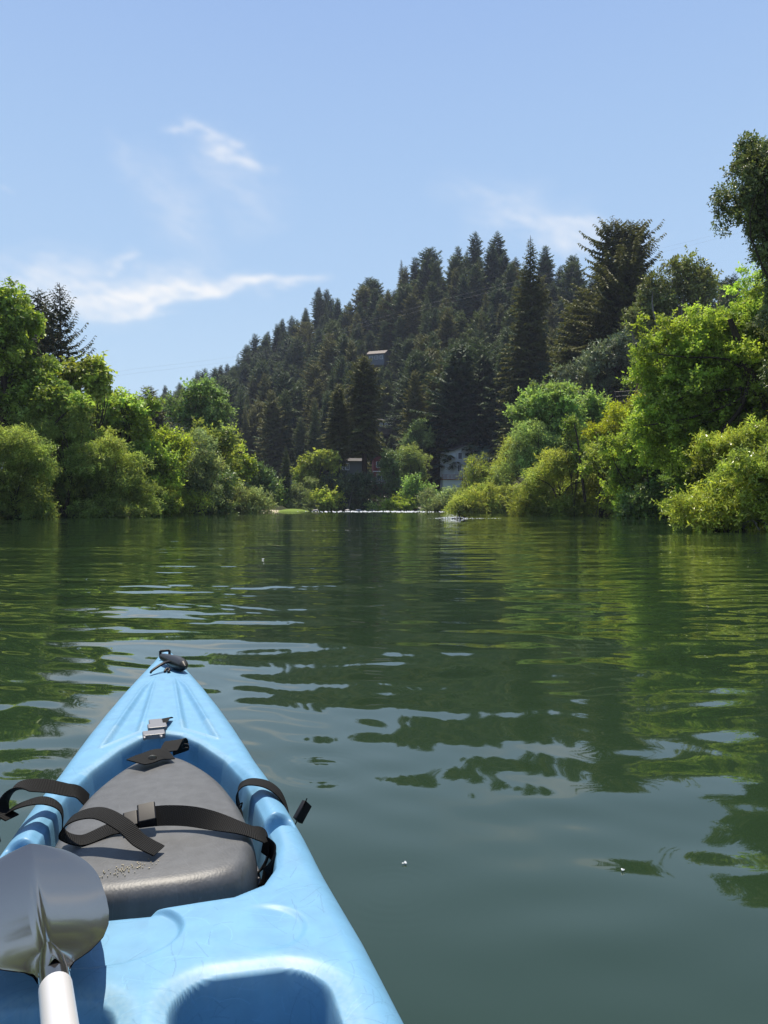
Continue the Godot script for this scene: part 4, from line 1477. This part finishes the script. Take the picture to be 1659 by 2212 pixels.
func make_forest() -> void:
	var cand := []
	var r := RandomNumberGenerator.new()
	r.seed = 99
	# rows parallel to the ridge: q metres in front of it, a along it
	var q := -14.0
	while q < 140.0:
		var a := -110.0
		while a < 400.0:
			var qq := q + r.randf_range(-3.2, 3.2)
			var aa := a + r.randf_range(-3.6, 3.6)
			var x := 53.0 - 0.632 * aa - 0.775 * qq
			var d := 330.0 + 0.775 * aa - 0.632 * qq
			a += 6.6 + 0.012 * d
			var u := 829.5 + x / d * F
			if d < 168.0 or u < 250.0 or u > 1640.0 or x > right_edge(minf(d, 179)) + 26.0 and d < 180.0:
				continue
			var h := r.randf_range(23.0, 38.0)
			if qq < 8.0:
				h = r.randf_range(17.0, 36.0) if r.randf() < 0.75 else 37.0
			if d > 420.0:
				h *= 0.85
			var y := ground_y(x, d)
			if y < 3.0:
				continue
			var top := 1094.0 - (y + h - EYE) / d * F
			var low := 1094.0 - (y - EYE) / d * F
			if hide_house(u, top, low, h * 0.15 * F / d, d):
				h *= 0.45
				top = 1094.0 - (y + h - EYE) / d * F
				if hide_house(u, top, low, h * 0.15 * F / d, d):
					continue
			if u > 730.0 and u < 775.0 and top < 640.0:
				h *= 0.7
			cand.append([h / d, x, y, d, h, u, qq])
		q += 7.6
	cand.sort_custom(func(p, s): return p[0] > s[0])
	var looks := ["needles_a", "needles_b", "needles_c", "needles_d"]
	var rest := []
	var chosen := []
	for i in cand.size():
		var c: Array = cand[i]
		var foot := Vector3(c[1], c[2] - 0.3, -c[3])
		if i < 290:
			chosen.append([c, foot])
		else:
			rest.append([Transform3D(Basis(Vector3.UP, r.randf() * TAU).scaled(Vector3.ONE * c[4] / conifers[0][2]), foot), Color.WHITE * r.randf_range(0.7, 1.2)])
	# name each by its place: how high on the hill, above or behind what, and which one there from the left
	var zones := {}
	chosen.sort_custom(func(p, s): return p[0][5] < s[0][5])
	for e in chosen:
		var c: Array = e[0]
		var band: String = "on the skyline" if c[6] < 11.0 else "just under the crest" if c[6] < 36.0 else "high on the hill" if c[6] < 62.0 else "halfway up the hill" if c[6] < 90.0 else "low on the hill"
		var over := "above the left bank thicket"
		for lm: Array in [[440, "by the grey round tree"], [540, "over the domed tree"], [620, "over the guard rail"], [700, "over the grass spit"], [770, "over the two redwoods"], [850, "over the red cabin"], [940, "over the pale round tree"], [1040, "over the white house"], [1110, "left of the lone redwood"], [1180, "behind the lone redwood"], [1260, "right of the lone redwood"], [1420, "behind the twin topped redwood"], [9999, "behind the right bank trees"]]:
			if c[5] < lm[0]:
				over = lm[1]
				break
		var key := band + ", " + over
		if not zones.has(key):
			zones[key] = []
		zones[key].append(e)
	var order := ["leftmost", "second", "third", "fourth", "fifth", "sixth", "seventh", "eighth", "ninth", "tenth", "eleventh", "twelfth", "thirteenth", "fourteenth", "fifteenth", "sixteenth", "seventeenth", "eighteenth", "nineteenth", "twentieth", "twenty first", "twenty second", "twenty third", "twenty fourth"]
	for key: String in zones:
		var list: Array = zones[key]
		for i in list.size():
			var c: Array = list[i][0]
			var size: String = "tall" if c[4] > 28.0 else "short" if c[4] < 20.0 else "middling"
			var place: String = "alone there" if list.size() == 1 else "leftmost there" if i == 0 else "rightmost there" if i == list.size() - 1 else order[mini(i, 23)] + " from left"
			plant("conifer", "%s conifer %s %s, %s" % [size, key.split(", ")[0], key.split(", ")[1], place], "conifer", "conifers on the wooded hill", conifers[r.randi() % 6], list[i][1], c[4], looks[r.randi() % 4], r.randf_range(0.72, 1.15), r.randf() * TAU).rotate_object_local(Vector3(r.randfn(), 0, r.randfn()).normalized(), r.randfn() * 0.025)
	if rest.size():
		var o := thing("distant_forest", "mass of small far conifers filling in the wooded hill", "forest", Vector3.ZERO)
		o.set_meta("kind", "stuff")
		for k in 2:
			var mi := MultiMeshInstance3D.new()
			mi.name = ["trunks", "crowns"][k]
			mi.multimesh = multi(conifers[0][k], rest.map(func(e): return e[0]), rest.map(func(e): return e[1]))
			mi.material_override = mats[["conifer_bark", "needles_b"][k]]
			mi.set_meta("kind", "stuff")
			o.add_child(mi, true)
	# shaded undergrowth
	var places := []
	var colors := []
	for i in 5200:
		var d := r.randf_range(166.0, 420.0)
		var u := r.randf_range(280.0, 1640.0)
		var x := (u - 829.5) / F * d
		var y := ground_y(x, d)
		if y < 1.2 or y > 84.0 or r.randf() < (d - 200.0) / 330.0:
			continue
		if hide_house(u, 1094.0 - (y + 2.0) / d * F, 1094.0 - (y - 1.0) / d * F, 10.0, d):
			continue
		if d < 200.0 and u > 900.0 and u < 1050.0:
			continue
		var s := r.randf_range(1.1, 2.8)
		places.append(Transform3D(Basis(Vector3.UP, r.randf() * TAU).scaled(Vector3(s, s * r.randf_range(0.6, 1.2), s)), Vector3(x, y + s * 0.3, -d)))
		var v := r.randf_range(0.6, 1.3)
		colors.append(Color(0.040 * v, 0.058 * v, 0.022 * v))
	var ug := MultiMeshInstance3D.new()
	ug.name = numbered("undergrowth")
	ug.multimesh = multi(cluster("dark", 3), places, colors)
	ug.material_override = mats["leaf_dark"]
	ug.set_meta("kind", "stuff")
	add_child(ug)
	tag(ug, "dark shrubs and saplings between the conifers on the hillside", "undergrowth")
	# weeds and low growth along both waterlines
	places = []
	colors = []
	for i in 2600:
		var d := r.randf_range(24.0, 165.0)
		var left := r.randf() < 0.5
		var x := left_edge(d) - absf(r.randfn()) * 2.2 + 0.5 if left else right_edge(d) + absf(r.randfn()) * 2.2 - 0.5
		if left and d > 112.0:
			continue
		if not left and d < 34.0:
			continue
		var y := maxf(ground_y(x, d), 0.0)
		var s := r.randf_range(0.45, 1.0)
		places.append(Transform3D(Basis(Vector3.UP, r.randf() * TAU).scaled(Vector3(s, s * 0.8, s)), Vector3(x, y + s * 0.35, -d)))
		var v := r.randf_range(0.6, 1.4)
		colors.append(Color(0.075 * v, 0.10 * v, 0.022 * v))
	var wd := MultiMeshInstance3D.new()
	wd.name = numbered("bank_weeds")
	wd.multimesh = multi(cluster("willow", 2), places, colors)
	wd.material_override = mats["leaf_soft"]
	wd.set_meta("kind", "stuff")
	add_child(wd)
	tag(wd, "low weeds and grasses along the waterline of both banks", "weeds")

# the banks go on beyond the edges of the view as one thicket
func make_thicket() -> void:
	var r := RandomNumberGenerator.new()
	r.seed = 61
	var places := []
	var colors := []
	for i in 420:
		var d := r.randf_range(-45.0, 62.0)
		var left := i % 2 == 0
		var back := absf(r.randfn()) * 7.0
		var x := left_edge(d) - back if left else right_edge(d) + back
		var mid := Vector3(x, maxf(ground_y(x, d), 0.0), -d)
		var size := r.randf_range(1.0, 2.4) + back * 0.12
		if d > 1.0:
			var px := 829.5 + x / d * F
			var reach := (size + 1.5) * F / d
			if left and px + reach > -20.0 or not left and px - reach < 1690.0:
				continue
		var tone := Color(0.27, 0.37, 0.07) * r.randf_range(0.6, 1.2)
		for k in 26:
			var u := Vector3(r.randfn(), r.randfn(), r.randfn()).normalized()
			var p := mid + Vector3.UP * size * 0.9 + u * Vector3(size, size * 1.25, size) * pow(r.randf(), 0.3)
			p.y = maxf(p.y, 0.3)
			places.append(Transform3D(Basis.from_euler(Vector3(r.randfn() * 0.4, r.randf() * TAU, r.randfn() * 0.4)).scaled_local(Vector3.ONE * r.randf_range(0.5, 1.1)), p))
			colors.append(tone * r.randf_range(0.75, 1.3))
	var o := MultiMeshInstance3D.new()
	o.name = numbered("bank_thicket")
	o.multimesh = multi(cluster("fine", 3), places, colors)
	o.material_override = mats["leaf_soft"]
	o.set_meta("kind", "stuff")
	add_child(o)
	tag(o, "leafy thicket that carries both banks on beyond the edges of the view", "thicket")

func make_materials() -> void:
	var b := plain("blue_plastic", Color.WHITE, 0.48, 0.45)
	b.vertex_color_use_as_albedo = true
	b.albedo_texture = scratch_tex(700, 0.93, 0.05, 1.0)
	b.uv1_triplanar = true
	b.uv1_scale = Vector3(1.6, 1.6, 1.6)
	b.heightmap_enabled = true
	b.heightmap_texture = noise_tex(512, 0.09, 3, Color.BLACK, Color.WHITE, 12)
	b.heightmap_scale = 0.007
	var l := plain("lid_plastic", lin(0.084, 0.088, 0.096), 0.5, 0.5)
	l.albedo_texture = scratch_tex(260, 0.86, 0.10, 1.0)
	l.uv1_scale = Vector3(2.4, 2.4, 1)
	l.heightmap_enabled = true
	l.heightmap_texture = noise_tex(512, 0.14, 2, Color.BLACK, Color.WHITE, 14)
	l.heightmap_scale = 0.016
	var wb := plain("webbing", lin(0.008, 0.008, 0.008), 0.7, 0.25)
	var rib := Image.create_empty(64, 64, false, Image.FORMAT_RGB8)
	for y in 64:
		for x in 64:
			var v := 0.5 + 0.5 * sin(TAU * y / 16.0)
			v *= 0.8 + 0.2 * sin(TAU * x / 16.0 + (PI if (y / 16) % 2 else 0.0))
			rib.set_pixel(x, y, Color(v, v, v))
	wb.heightmap_enabled = true
	wb.heightmap_texture = ImageTexture.create_from_image(rib)
	wb.heightmap_scale = 0.10
	wb.uv1_scale = Vector3(75, 75, 1)
	plain("buckle_plastic", lin(0.012, 0.012, 0.014), 0.45, 0.3)
	plain("grey_buckle", lin(0.16, 0.16, 0.17), 0.38, 0.5)
	plain("toggle_rubber", lin(0.020, 0.019, 0.018), 0.33, 0.5)
	var bl := plain("blade_plastic", lin(0.022, 0.021, 0.022), 0.16, 0.5)
	bl.clearcoat_enabled = true
	bl.clearcoat = 0.8
	bl.clearcoat_roughness = 0.06
	var sh := plain("shaft_metal", lin(0.56, 0.55, 0.55), 0.34, 0.5)
	sh.metallic = 0.25
	var st := plain("steel", lin(0.55, 0.50, 0.45), 0.28)
	st.metallic = 0.9
	plain("white_trim", lin(0.66, 0.67, 0.68), 0.6)
	plain("window_glass", lin(0.03, 0.04, 0.05), 0.08, 0.6)
	plain("foam", lin(0.85, 0.87, 0.88), 0.35)
	var bk := plain("bark", lin(0.060, 0.048, 0.036), 0.95, 0.2)
	bk.heightmap_enabled = true
	bk.heightmap_texture = noise_tex(256, 0.05, 4, Color.BLACK, Color.WHITE, 21)
	bk.heightmap_scale = 2.0
	plain("pale_bark", lin(0.20, 0.18, 0.15), 0.9, 0.2)
	plain("conifer_bark", lin(0.055, 0.038, 0.028), 0.95, 0.2)
	leafy("leaf_soft", 1.0, 0.5)
	leafy("leaf_glossy", 0.95, 0.30, 0.5)
	leafy("leaf_dark", 0.6, 0.45)
	for q: Array in [["needles_a", 0.030, 0.042, 0.020], ["needles_b", 0.024, 0.037, 0.021], ["needles_c", 0.040, 0.043, 0.018], ["needles_d", 0.020, 0.032, 0.022], ["needles_dark", 0.020, 0.024, 0.018], ["needles_brown", 0.038, 0.042, 0.018]]:
		var m := leafy(q[0], 0.5, 0.6, 0.3)
		m.albedo_color = lin(q[1] * 2.8, q[2] * 2.75, q[3] * 1.9)

func scratch_tex(lines: int, level: float, vary: float, most: float) -> ImageTexture:
	var s := 512
	var im := Image.create_empty(s, s, false, Image.FORMAT_RGB8)
	var f := FastNoiseLite.new()
	f.seed = 4
	f.frequency = 0.02
	f.fractal_octaves = 4
	for y in s:
		for x in s:
			var v := level + vary * f.get_noise_2d(x, y)
			im.set_pixel(x, y, Color(v, v, v * 0.99))
	var r := RandomNumberGenerator.new()
	r.seed = 8
	for i in lines:
		var p := Vector2(r.randf() * s, r.randf() * s)
		var a := r.randf() * TAU
		var n := r.randi_range(8, 60)
		var bend := r.randfn() * 0.02
		var c := r.randf_range(level - 0.12, most)
		for k in n:
			p += Vector2(cos(a), sin(a))
			a += bend
			im.set_pixel(posmod(int(p.x), s), posmod(int(p.y), s), Color(c, c, c))
	return ImageTexture.create_from_image(im)

# ---------------------------------------------------------------- trees of the two banks
func make_banks() -> void:
	var LB := "trees and shrubs of the left bank"
	var RB := "trees and shrubs of the right bank"
	var FB := "trees and shrubs along the far shore"
	# conifers that stand out
	plant("conifer", "dense black green conifer behind the leftmost leafy tree, left one of a pair", "conifer", "", conifers[0], foot_at(84, 92), top_h(84, 622, 92), "needles_dark", 1.15, 0.5)
	plant("conifer", "open conifer with long upswept boughs behind the left bank, right one of a pair", "conifer", "", conifers[7], foot_at(130, 84), top_h(130, 612, 84), "needles_dark", 1.0, 2.1)
	plant("redwood", "tall redwood with a bare lower trunk on the far shore, left of the thicker one", "redwood", "", conifers[6], foot_at(731, 172), top_h(731, 826, 172), "needles_brown", 1.0, 0.2)
	plant("redwood", "thick trunked redwood on the far shore beside the red cabin", "redwood", "", conifers[6], foot_at(787, 170), top_h(787, 765, 170), "needles_brown", 1.15, 2.4)
	plant("redwood", "narrow redwood rising alone above the hill crest right of the centre", "redwood", "", conifers[8], foot_at(1145, 176), top_h(1145, 510, 176), "needles_brown", 1.1, 1.0)
	plant("redwood", "broad redwood with the left of two open tops, on the right hillside", "redwood", "", conifers[9], foot_at(1328, 142), top_h(1328, 474, 142), "needles_brown", 1.0, 0.9)
	plant("redwood", "broad redwood with the right of two open tops, on the right hillside", "redwood", "", conifers[9], foot_at(1362, 140), top_h(1362, 476, 140), "needles_c", 0.95, 3.9)
	plant("conifer", "short broad conifer left of the twin topped redwood", "conifer", "", conifers[3], foot_at(1262, 150), top_h(1262, 620, 150), "needles_brown", 1.3, 1.9)
	plant("conifer", "dark spire conifer behind the broad dark tree at upper right", "conifer", "", conifers[2], foot_at(1511, 150), top_h(1511, 552, 150), "needles_d", 0.9, 1.9)
	plant("conifer", "tiny conifer tip showing above the leafy tree at far right", "conifer", "", conifers[1], foot_at(1583, 170), top_h(1583, 588, 170), "needles_d", 0.9, 0.3)
	plant("conifer", "slim young conifer standing on the far shore by the guard rail", "conifer", "", conifers[2], foot_at(618, 164), top_h(618, 962, 164), "needles_a", 1.0, 0.3)
	plant("conifer", "small brown green conifer above the white house roof", "conifer", "", conifers[1], foot_at(1028, 205), top_h(1028, 905, 205), "needles_brown", 1.2, 0.3)
	plant("conifer", "broad conifer at the foot of the hill left of the white house", "conifer", "", conifers[3], foot_at(960, 200), top_h(960, 770, 200), "needles_brown", 1.25, 2.3)
	plant("conifer", "olive conifer peeping over the left bank trees near the valley gap", "conifer", "", conifers[3], foot_at(322, 150), top_h(322, 832, 150), "needles_c", 1.5, 2.3)
	var g1 := Color(0.108, 0.148, 0.026)
	var g2 := Color(0.135, 0.160, 0.028)
	var olive := Color(0.112, 0.142, 0.036)
	var grey := Color(0.105, 0.130, 0.058)
	var bright := Color(0.150, 0.190, 0.024)
	# left bank, near to far
	tree("leafy_tree", "big bright green leafy tree at the left edge, tallest on the left bank", "tree", LB, "broad", 66, [[16, 765, 88, 118], [-60, 700, 70, 80], [66, 815, 66, 62], [14, 668, 20, 36], [50, 880, 90, 56], [140, 890, 60, 46]], g1, {"foot": 30, "trunk": 0.3})
	tree("leafy_tree", "sparse light green sapling in front of the dark left conifers", "tree", LB, "broad", 70, [[170, 818, 44, 32], [206, 816, 24, 30], [120, 856, 56, 36]], g2, {"dense": 0.55, "trunk": 0.14})
	tree("willow", "olive willow behind the front bush, under the big leafy tree", "willow", LB, "willow", 66, [[140, 930, 70, 80], [60, 920, 60, 60]], olive, {})
	tree("willow", "pale olive bush at the left edge of the water", "shrub", LB, "willow", 58, [[30, 1030, 78, 92], [-50, 1040, 80, 90], [70, 1085, 46, 34]], olive * 1.1, {"multi": true, "trunk": 0.1})
	tree("willow", "large rounded olive willow overhanging the water on the left bank", "willow", LB, "willow", 68, [[205, 1010, 88, 98], [270, 1040, 60, 70], [150, 1060, 50, 50], [300, 1085, 56, 28]], olive, {"multi": true, "trunk": 0.12})
	tree("leafy_tree", "rounded mid green tree behind the large olive willow", "tree", LB, "broad", 82, [[275, 903, 80, 52], [235, 888, 46, 34], [180, 888, 45, 32]], g1 * 1.05, {"trunk": 0.22})
	tree("leafy_tree", "bright yellow green tree in the middle of the left bank", "tree", LB, "fine", 84, [[340, 955, 64, 52], [380, 990, 40, 40]], bright, {"trunk": 0.16})
	tree("cottonwood", "tall round grey green tree standing behind the left bank thicket", "tree", LB, "fine", 118, [[426, 880, 56, 54], [430, 930, 40, 40]], Color(0.075, 0.115, 0.038), {"trunk": 0.3})
	tree("leafy_tree", "domed olive green tree at the right end of the left bank", "tree", LB, "fine", 104, [[455, 975, 52, 70], [470, 1000, 36, 60]], Color(0.125, 0.150, 0.030), {"trunk": 0.2})
	tree("leafy_tree", "grey green tree with silvery leaves before the domed olive tree", "tree", LB, "willow", 90, [[436, 1010, 48, 58], [415, 1060, 50, 46]], grey, {"trunk": 0.16})
	tree("willow", "low yellow green bush at the foot of the silvery tree", "shrub", LB, "willow", 88, [[355, 1070, 52, 40], [395, 1085, 44, 26]], g2, {"multi": true, "trunk": 0.08})
	tree("young_tree", "slim bright green tree on a thin stem near the sand bar", "tree", LB, "broad", 118, [[518, 988, 26, 28], [520, 1020, 22, 22]], bright * 0.95, {"trunk": 0.12, "leaf": 0.85})
	tree("willow", "mound of grey green willow above the sand bar", "willow", LB, "willow", 112, [[535, 1072, 44, 34], [500, 1078, 34, 28]], Color(0.115, 0.140, 0.058), {"multi": true, "trunk": 0.08})
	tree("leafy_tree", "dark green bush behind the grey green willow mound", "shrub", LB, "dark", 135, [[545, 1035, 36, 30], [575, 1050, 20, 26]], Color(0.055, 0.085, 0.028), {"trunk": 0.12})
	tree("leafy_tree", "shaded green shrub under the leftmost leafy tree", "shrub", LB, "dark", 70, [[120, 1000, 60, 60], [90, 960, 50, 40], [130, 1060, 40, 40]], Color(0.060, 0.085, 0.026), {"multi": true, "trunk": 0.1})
	tree("leafy_tree", "mid green shrub right of the large rounded olive willow", "shrub", LB, "fine", 80, [[320, 1030, 56, 50], [300, 975, 46, 40]], g1, {"multi": true, "trunk": 0.1})
	tree("leafy_tree", "green shrub filling the gap below the mid green rounded tree", "shrub", LB, "broad", 84, [[250, 940, 60, 50], [210, 920, 50, 40]], g1 * 0.9, {"multi": true, "trunk": 0.1})
	tree("leafy_tree", "dark green shrub behind the bright yellow green tree", "shrub", LB, "dark", 98, [[395, 1020, 44, 60], [370, 1000, 40, 50], [470, 1060, 40, 40]], Color(0.060, 0.090, 0.03), {"multi": true, "trunk": 0.1})
	# far shore
	tree("leafy_tree", "bright green broad tree left of the two redwoods on the far shore", "tree", FB, "broad", 168, [[688, 1002, 36, 42], [668, 1030, 26, 26], [700, 1050, 24, 26]], g2, {"trunk": 0.25, "leaf": 0.9})
	tree("leafy_tree", "grey green shrub on the far shore behind the grass spit", "shrub", FB, "willow", 163, [[660, 1066, 26, 36], [640, 1085, 22, 18]], grey, {"multi": true, "trunk": 0.1})
	tree("leafy_tree", "small yellow green bush below the left redwood", "shrub", FB, "fine", 163, [[716, 1080, 22, 22], [690, 1085, 18, 16]], g2, {"multi": true, "trunk": 0.1})
	tree("leafy_tree", "small green bush left of the slim conifer on the far shore", "shrub", FB, "fine", 163, [[590, 1070, 22, 26]], g1, {"multi": true, "trunk": 0.1})
	tree("leafy_tree", "pale green round topped tree right of the red cabin", "tree", FB, "willow", 178, [[898, 995, 48, 38], [880, 1020, 44, 30]], Color(0.120, 0.150, 0.050), {"trunk": 0.3})
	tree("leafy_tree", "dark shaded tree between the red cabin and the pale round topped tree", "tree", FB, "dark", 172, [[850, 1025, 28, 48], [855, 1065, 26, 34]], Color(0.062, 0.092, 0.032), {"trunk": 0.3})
	tree("leafy_tree", "pyramid shaped green tree behind the pale round topped tree", "tree", FB, "dark", 192, [[900, 955, 34, 30], [900, 935, 20, 18]], Color(0.075, 0.105, 0.035), {"trunk": 0.25})
	tree("leafy_tree", "round bright green tree at the water left of the lawn", "tree", FB, "fine", 166, [[893, 1058, 30, 30], [893, 1078, 24, 20]], Color(0.115, 0.175, 0.050), {"trunk": 0.2})
	tree("leafy_tree", "round yellow green shrub at the rapids, right of its neighbour", "shrub", FB, "fine", 162, [[866, 1088, 20, 18], [848, 1092, 16, 13]], bright, {"multi": true, "trunk": 0.08})
	tree("leafy_tree", "small olive shrub beside the white boat at the rapids", "shrub", FB, "willow", 163, [[815, 1083, 16, 14]], olive, {"multi": true, "trunk": 0.08})
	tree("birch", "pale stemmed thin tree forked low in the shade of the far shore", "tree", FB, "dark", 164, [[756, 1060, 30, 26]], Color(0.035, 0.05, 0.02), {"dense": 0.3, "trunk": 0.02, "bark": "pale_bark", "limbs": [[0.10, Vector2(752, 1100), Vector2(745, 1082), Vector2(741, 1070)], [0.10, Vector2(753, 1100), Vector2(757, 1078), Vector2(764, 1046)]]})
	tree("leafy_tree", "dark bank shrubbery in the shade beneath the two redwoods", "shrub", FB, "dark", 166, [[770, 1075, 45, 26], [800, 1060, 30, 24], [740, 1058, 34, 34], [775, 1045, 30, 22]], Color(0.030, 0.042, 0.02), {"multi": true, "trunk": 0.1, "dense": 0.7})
	# right bank, far to near
	tree("willow", "grey olive bush at the river bend below the lawn", "shrub", RB, "willow", 140, [[950, 1080, 32, 26], [985, 1084, 32, 24]], grey * 1.05, {"multi": true, "trunk": 0.1})
	tree("willow", "tall yellow olive willow right of the white house", "willow", RB, "willow", 128, [[1062, 1040, 50, 56], [1014, 1068, 34, 30], [1088, 1002, 50, 50]], Color(0.140, 0.160, 0.032), {"multi": true, "trunk": 0.12, "limbs": [[0.07, Vector2(1030, 1095), Vector2(1012, 1060), Vector2(1003, 1030)], [0.06, Vector2(1035, 1095), Vector2(1030, 1060), Vector2(1022, 1025)]]})
	tree("willow", "low olive willow at the waterline below the tall yellow olive one", "willow", RB, "willow", 118, [[1050, 1078, 56, 32], [1095, 1080, 40, 32], [1000, 1092, 30, 18]], Color(0.135, 0.160, 0.034), {"multi": true, "trunk": 0.1})
	tree("oak", "grey green oak in shade on the right hillside before the redwoods", "oak", RB, "dark", 132, [[1300, 790, 60, 72], [1355, 745, 46, 40], [1265, 830, 46, 52], [1350, 840, 60, 60]], Color(0.070, 0.088, 0.052), {"trunk": 0.4})
	tree("eucalyptus", "broad dark tree with a clumpy crown right of the twin redwood", "tree", RB, "dark", 112, [[1450, 615, 66, 52], [1410, 660, 60, 48], [1500, 640, 50, 50], [1395, 700, 46, 30]], Color(0.072, 0.085, 0.024), {"trunk": 0.4, "bark": "pale_bark", "foot": 1480})
	tree("cottonwood", "fresh green tree with an arched crown on the right bank", "tree", RB, "fine", 94, [[1190, 860, 58, 50], [1150, 905, 36, 50], [1235, 890, 40, 50], [1215, 960, 50, 40]], Color(0.108, 0.160, 0.046), {"trunk": 0.2})
	tree("cottonwood", "small fresh green tree just right of the arched crown tree", "tree", RB, "fine", 98, [[1290, 890, 34, 36], [1262, 920, 26, 36]], Color(0.108, 0.158, 0.044), {"trunk": 0.16})
	tree("leafy_tree", "pale green tree below the arched crown tree", "tree", RB, "willow", 90, [[1160, 960, 60, 46], [1130, 1000, 52, 40]], Color(0.115, 0.160, 0.055), {"trunk": 0.16})
	tree("willow", "arching light olive willow at the water in the middle of the right bank", "willow", RB, "willow", 78, [[1210, 1030, 84, 52], [1160, 1060, 60, 46], [1265, 1070, 56, 38], [1215, 1088, 80, 22]], Color(0.142, 0.168, 0.036), {"multi": true, "trunk": 0.1, "limbs": [[0.08, Vector2(1205, 1090), Vector2(1190, 1050), Vector2(1150, 1030)], [0.08, Vector2(1210, 1090), Vector2(1230, 1050), Vector2(1262, 1040)]]})
	tree("snag", "thin dark trunk with a few leaves leaning over the arching willow", "tree", RB, "fine", 76, [[1240, 925, 26, 22], [1255, 985, 20, 26]], g1, {"trunk": 0.05, "dense": 0.5, "limbs": [[0.16, Vector2(1264, 1085), Vector2(1256, 1020), Vector2(1248, 955), Vector2(1240, 915)]]})
	tree("golden_shrub", "golden yellow shrub on the right bank below the brown cabin", "shrub", RB, "willow", 82, [[1340, 920, 42, 46], [1370, 890, 30, 34], [1310, 960, 36, 44]], Color(0.150, 0.165, 0.012), {"multi": true, "trunk": 0.08})
	tree("bare_shrub", "open shrub with dark leaning stems behind the arching willow", "shrub", RB, "fine", 74, [[1300, 990, 48, 50], [1330, 1040, 50, 46]], g2 * 0.9, {"dense": 0.6, "multi": true, "trunk": 0.08, "limbs": [[0.09, Vector2(1345, 1090), Vector2(1315, 1050), Vector2(1280, 1005)], [0.08, Vector2(1345, 1090), Vector2(1325, 1040), Vector2(1310, 985)], [0.07, Vector2(1350, 1090), Vector2(1355, 1040), Vector2(1370, 1000)]]})
	tree("leafy_tree", "yellow green thicket on the right bank under the big leaning tree", "shrub", RB, "fine", 64, [[1400, 960, 86, 84], [1460, 1010, 90, 80], [1380, 1050, 60, 50], [1420, 1080, 60, 30], [1440, 900, 70, 50], [1350, 985, 50, 50]], Color(0.130, 0.180, 0.026), {"multi": true, "trunk": 0.12})
	tree("leafy_tree", "dark green bush in the shade at the waterline of the right bank", "shrub", RB, "dark", 62, [[1440, 1060, 70, 44], [1380, 1085, 50, 24]], Color(0.070, 0.105, 0.026), {"multi": true, "trunk": 0.1})
	tree("leaning_tree", "big yellow green tree with a black forked trunk leaning in from the right edge", "tree", RB, "fine", 46, [[1550, 750, 125, 95], [1468, 815, 100, 100], [1600, 810, 110, 130], [1480, 890, 112, 84], [1690, 710, 110, 120], [1640, 900, 110, 90], [1540, 940, 120, 56], [1470, 965, 90, 46]], Color(0.128, 0.172, 0.026), {"foot": 1790, "trunk": 0.05, "dense": 0.8,
		"front": 2.0, "limbs": [[0.42, Vector2(1790, 1060), Vector2(1690, 920), Vector2(1640, 850), Vector2(1610, 790), Vector2(1590, 730), Vector2(1575, 690)], [0.16, Vector2(1622, 800), Vector2(1600, 880), Vector2(1560, 930), Vector2(1538, 985)], [0.09, Vector2(1612, 855), Vector2(1560, 880), Vector2(1480, 905), Vector2(1390, 920)], [0.09, Vector2(1600, 838), Vector2(1520, 850), Vector2(1440, 868)], [0.08, Vector2(1600, 795), Vector2(1560, 775), Vector2(1480, 772), Vector2(1420, 765)], [0.15, Vector2(1640, 800), Vector2(1670, 770), Vector2(1700, 700)], [0.05, Vector2(1605, 800), Vector2(1598, 870), Vector2(1590, 960)], [0.05, Vector2(1625, 880), Vector2(1615, 940), Vector2(1608, 990)], [0.04, Vector2(1660, 910), Vector2(1652, 960), Vector2(1640, 985)]]})
	tree("overhanging_tree", "dark leafy tree hanging into the sky at the upper right edge", "tree", RB, "dark", 40, [[1652, 405, 104, 90], [1670, 500, 66, 80], [1692, 590, 56, 76], [1650, 350, 50, 44], [1730, 440, 100, 120], [1740, 680, 96, 110], [1770, 800, 100, 110]], Color(0.060, 0.076, 0.028), {"foot": 1850, "trunk": 0.12, "dense": 0.85})
	tree("leafy_tree", "glossy yellow green bush at right above the waterside bush", "shrub", RB, "glossy", 38, [[1600, 965, 80, 60], [1660, 990, 70, 60], [1545, 985, 50, 36]], Color(0.150, 0.175, 0.030), {"multi": true, "trunk": 0.07})
	tree("leafy_tree", "glossy bush reaching into the water at lower right, nearest on the bank", "shrub", RB, "glossy", 30, [[1570, 1070, 92, 64], [1650, 1060, 80, 80], [1510, 1110, 56, 32], [1600, 1125, 90, 22]], Color(0.145, 0.178, 0.030), {"multi": true, "trunk": 0.06})
	tree("leafy_tree", "shaded green shrub between the thicket and the nearest glossy bush", "shrub", RB, "fine", 50, [[1500, 1040, 60, 60], [1540, 990, 60, 40]], Color(0.090, 0.135, 0.026), {"multi": true, "trunk": 0.1})

func foot_at(px: float, d: float) -> Vector3:
	var p := at(px, 1094, d)
	p.y = maxf(ground_y(p.x, d), 0.0) - 0.3
	return p

func top_h(px: float, py: float, d: float) -> float:
	return at(px, py, d).y - foot_at(px, d).y
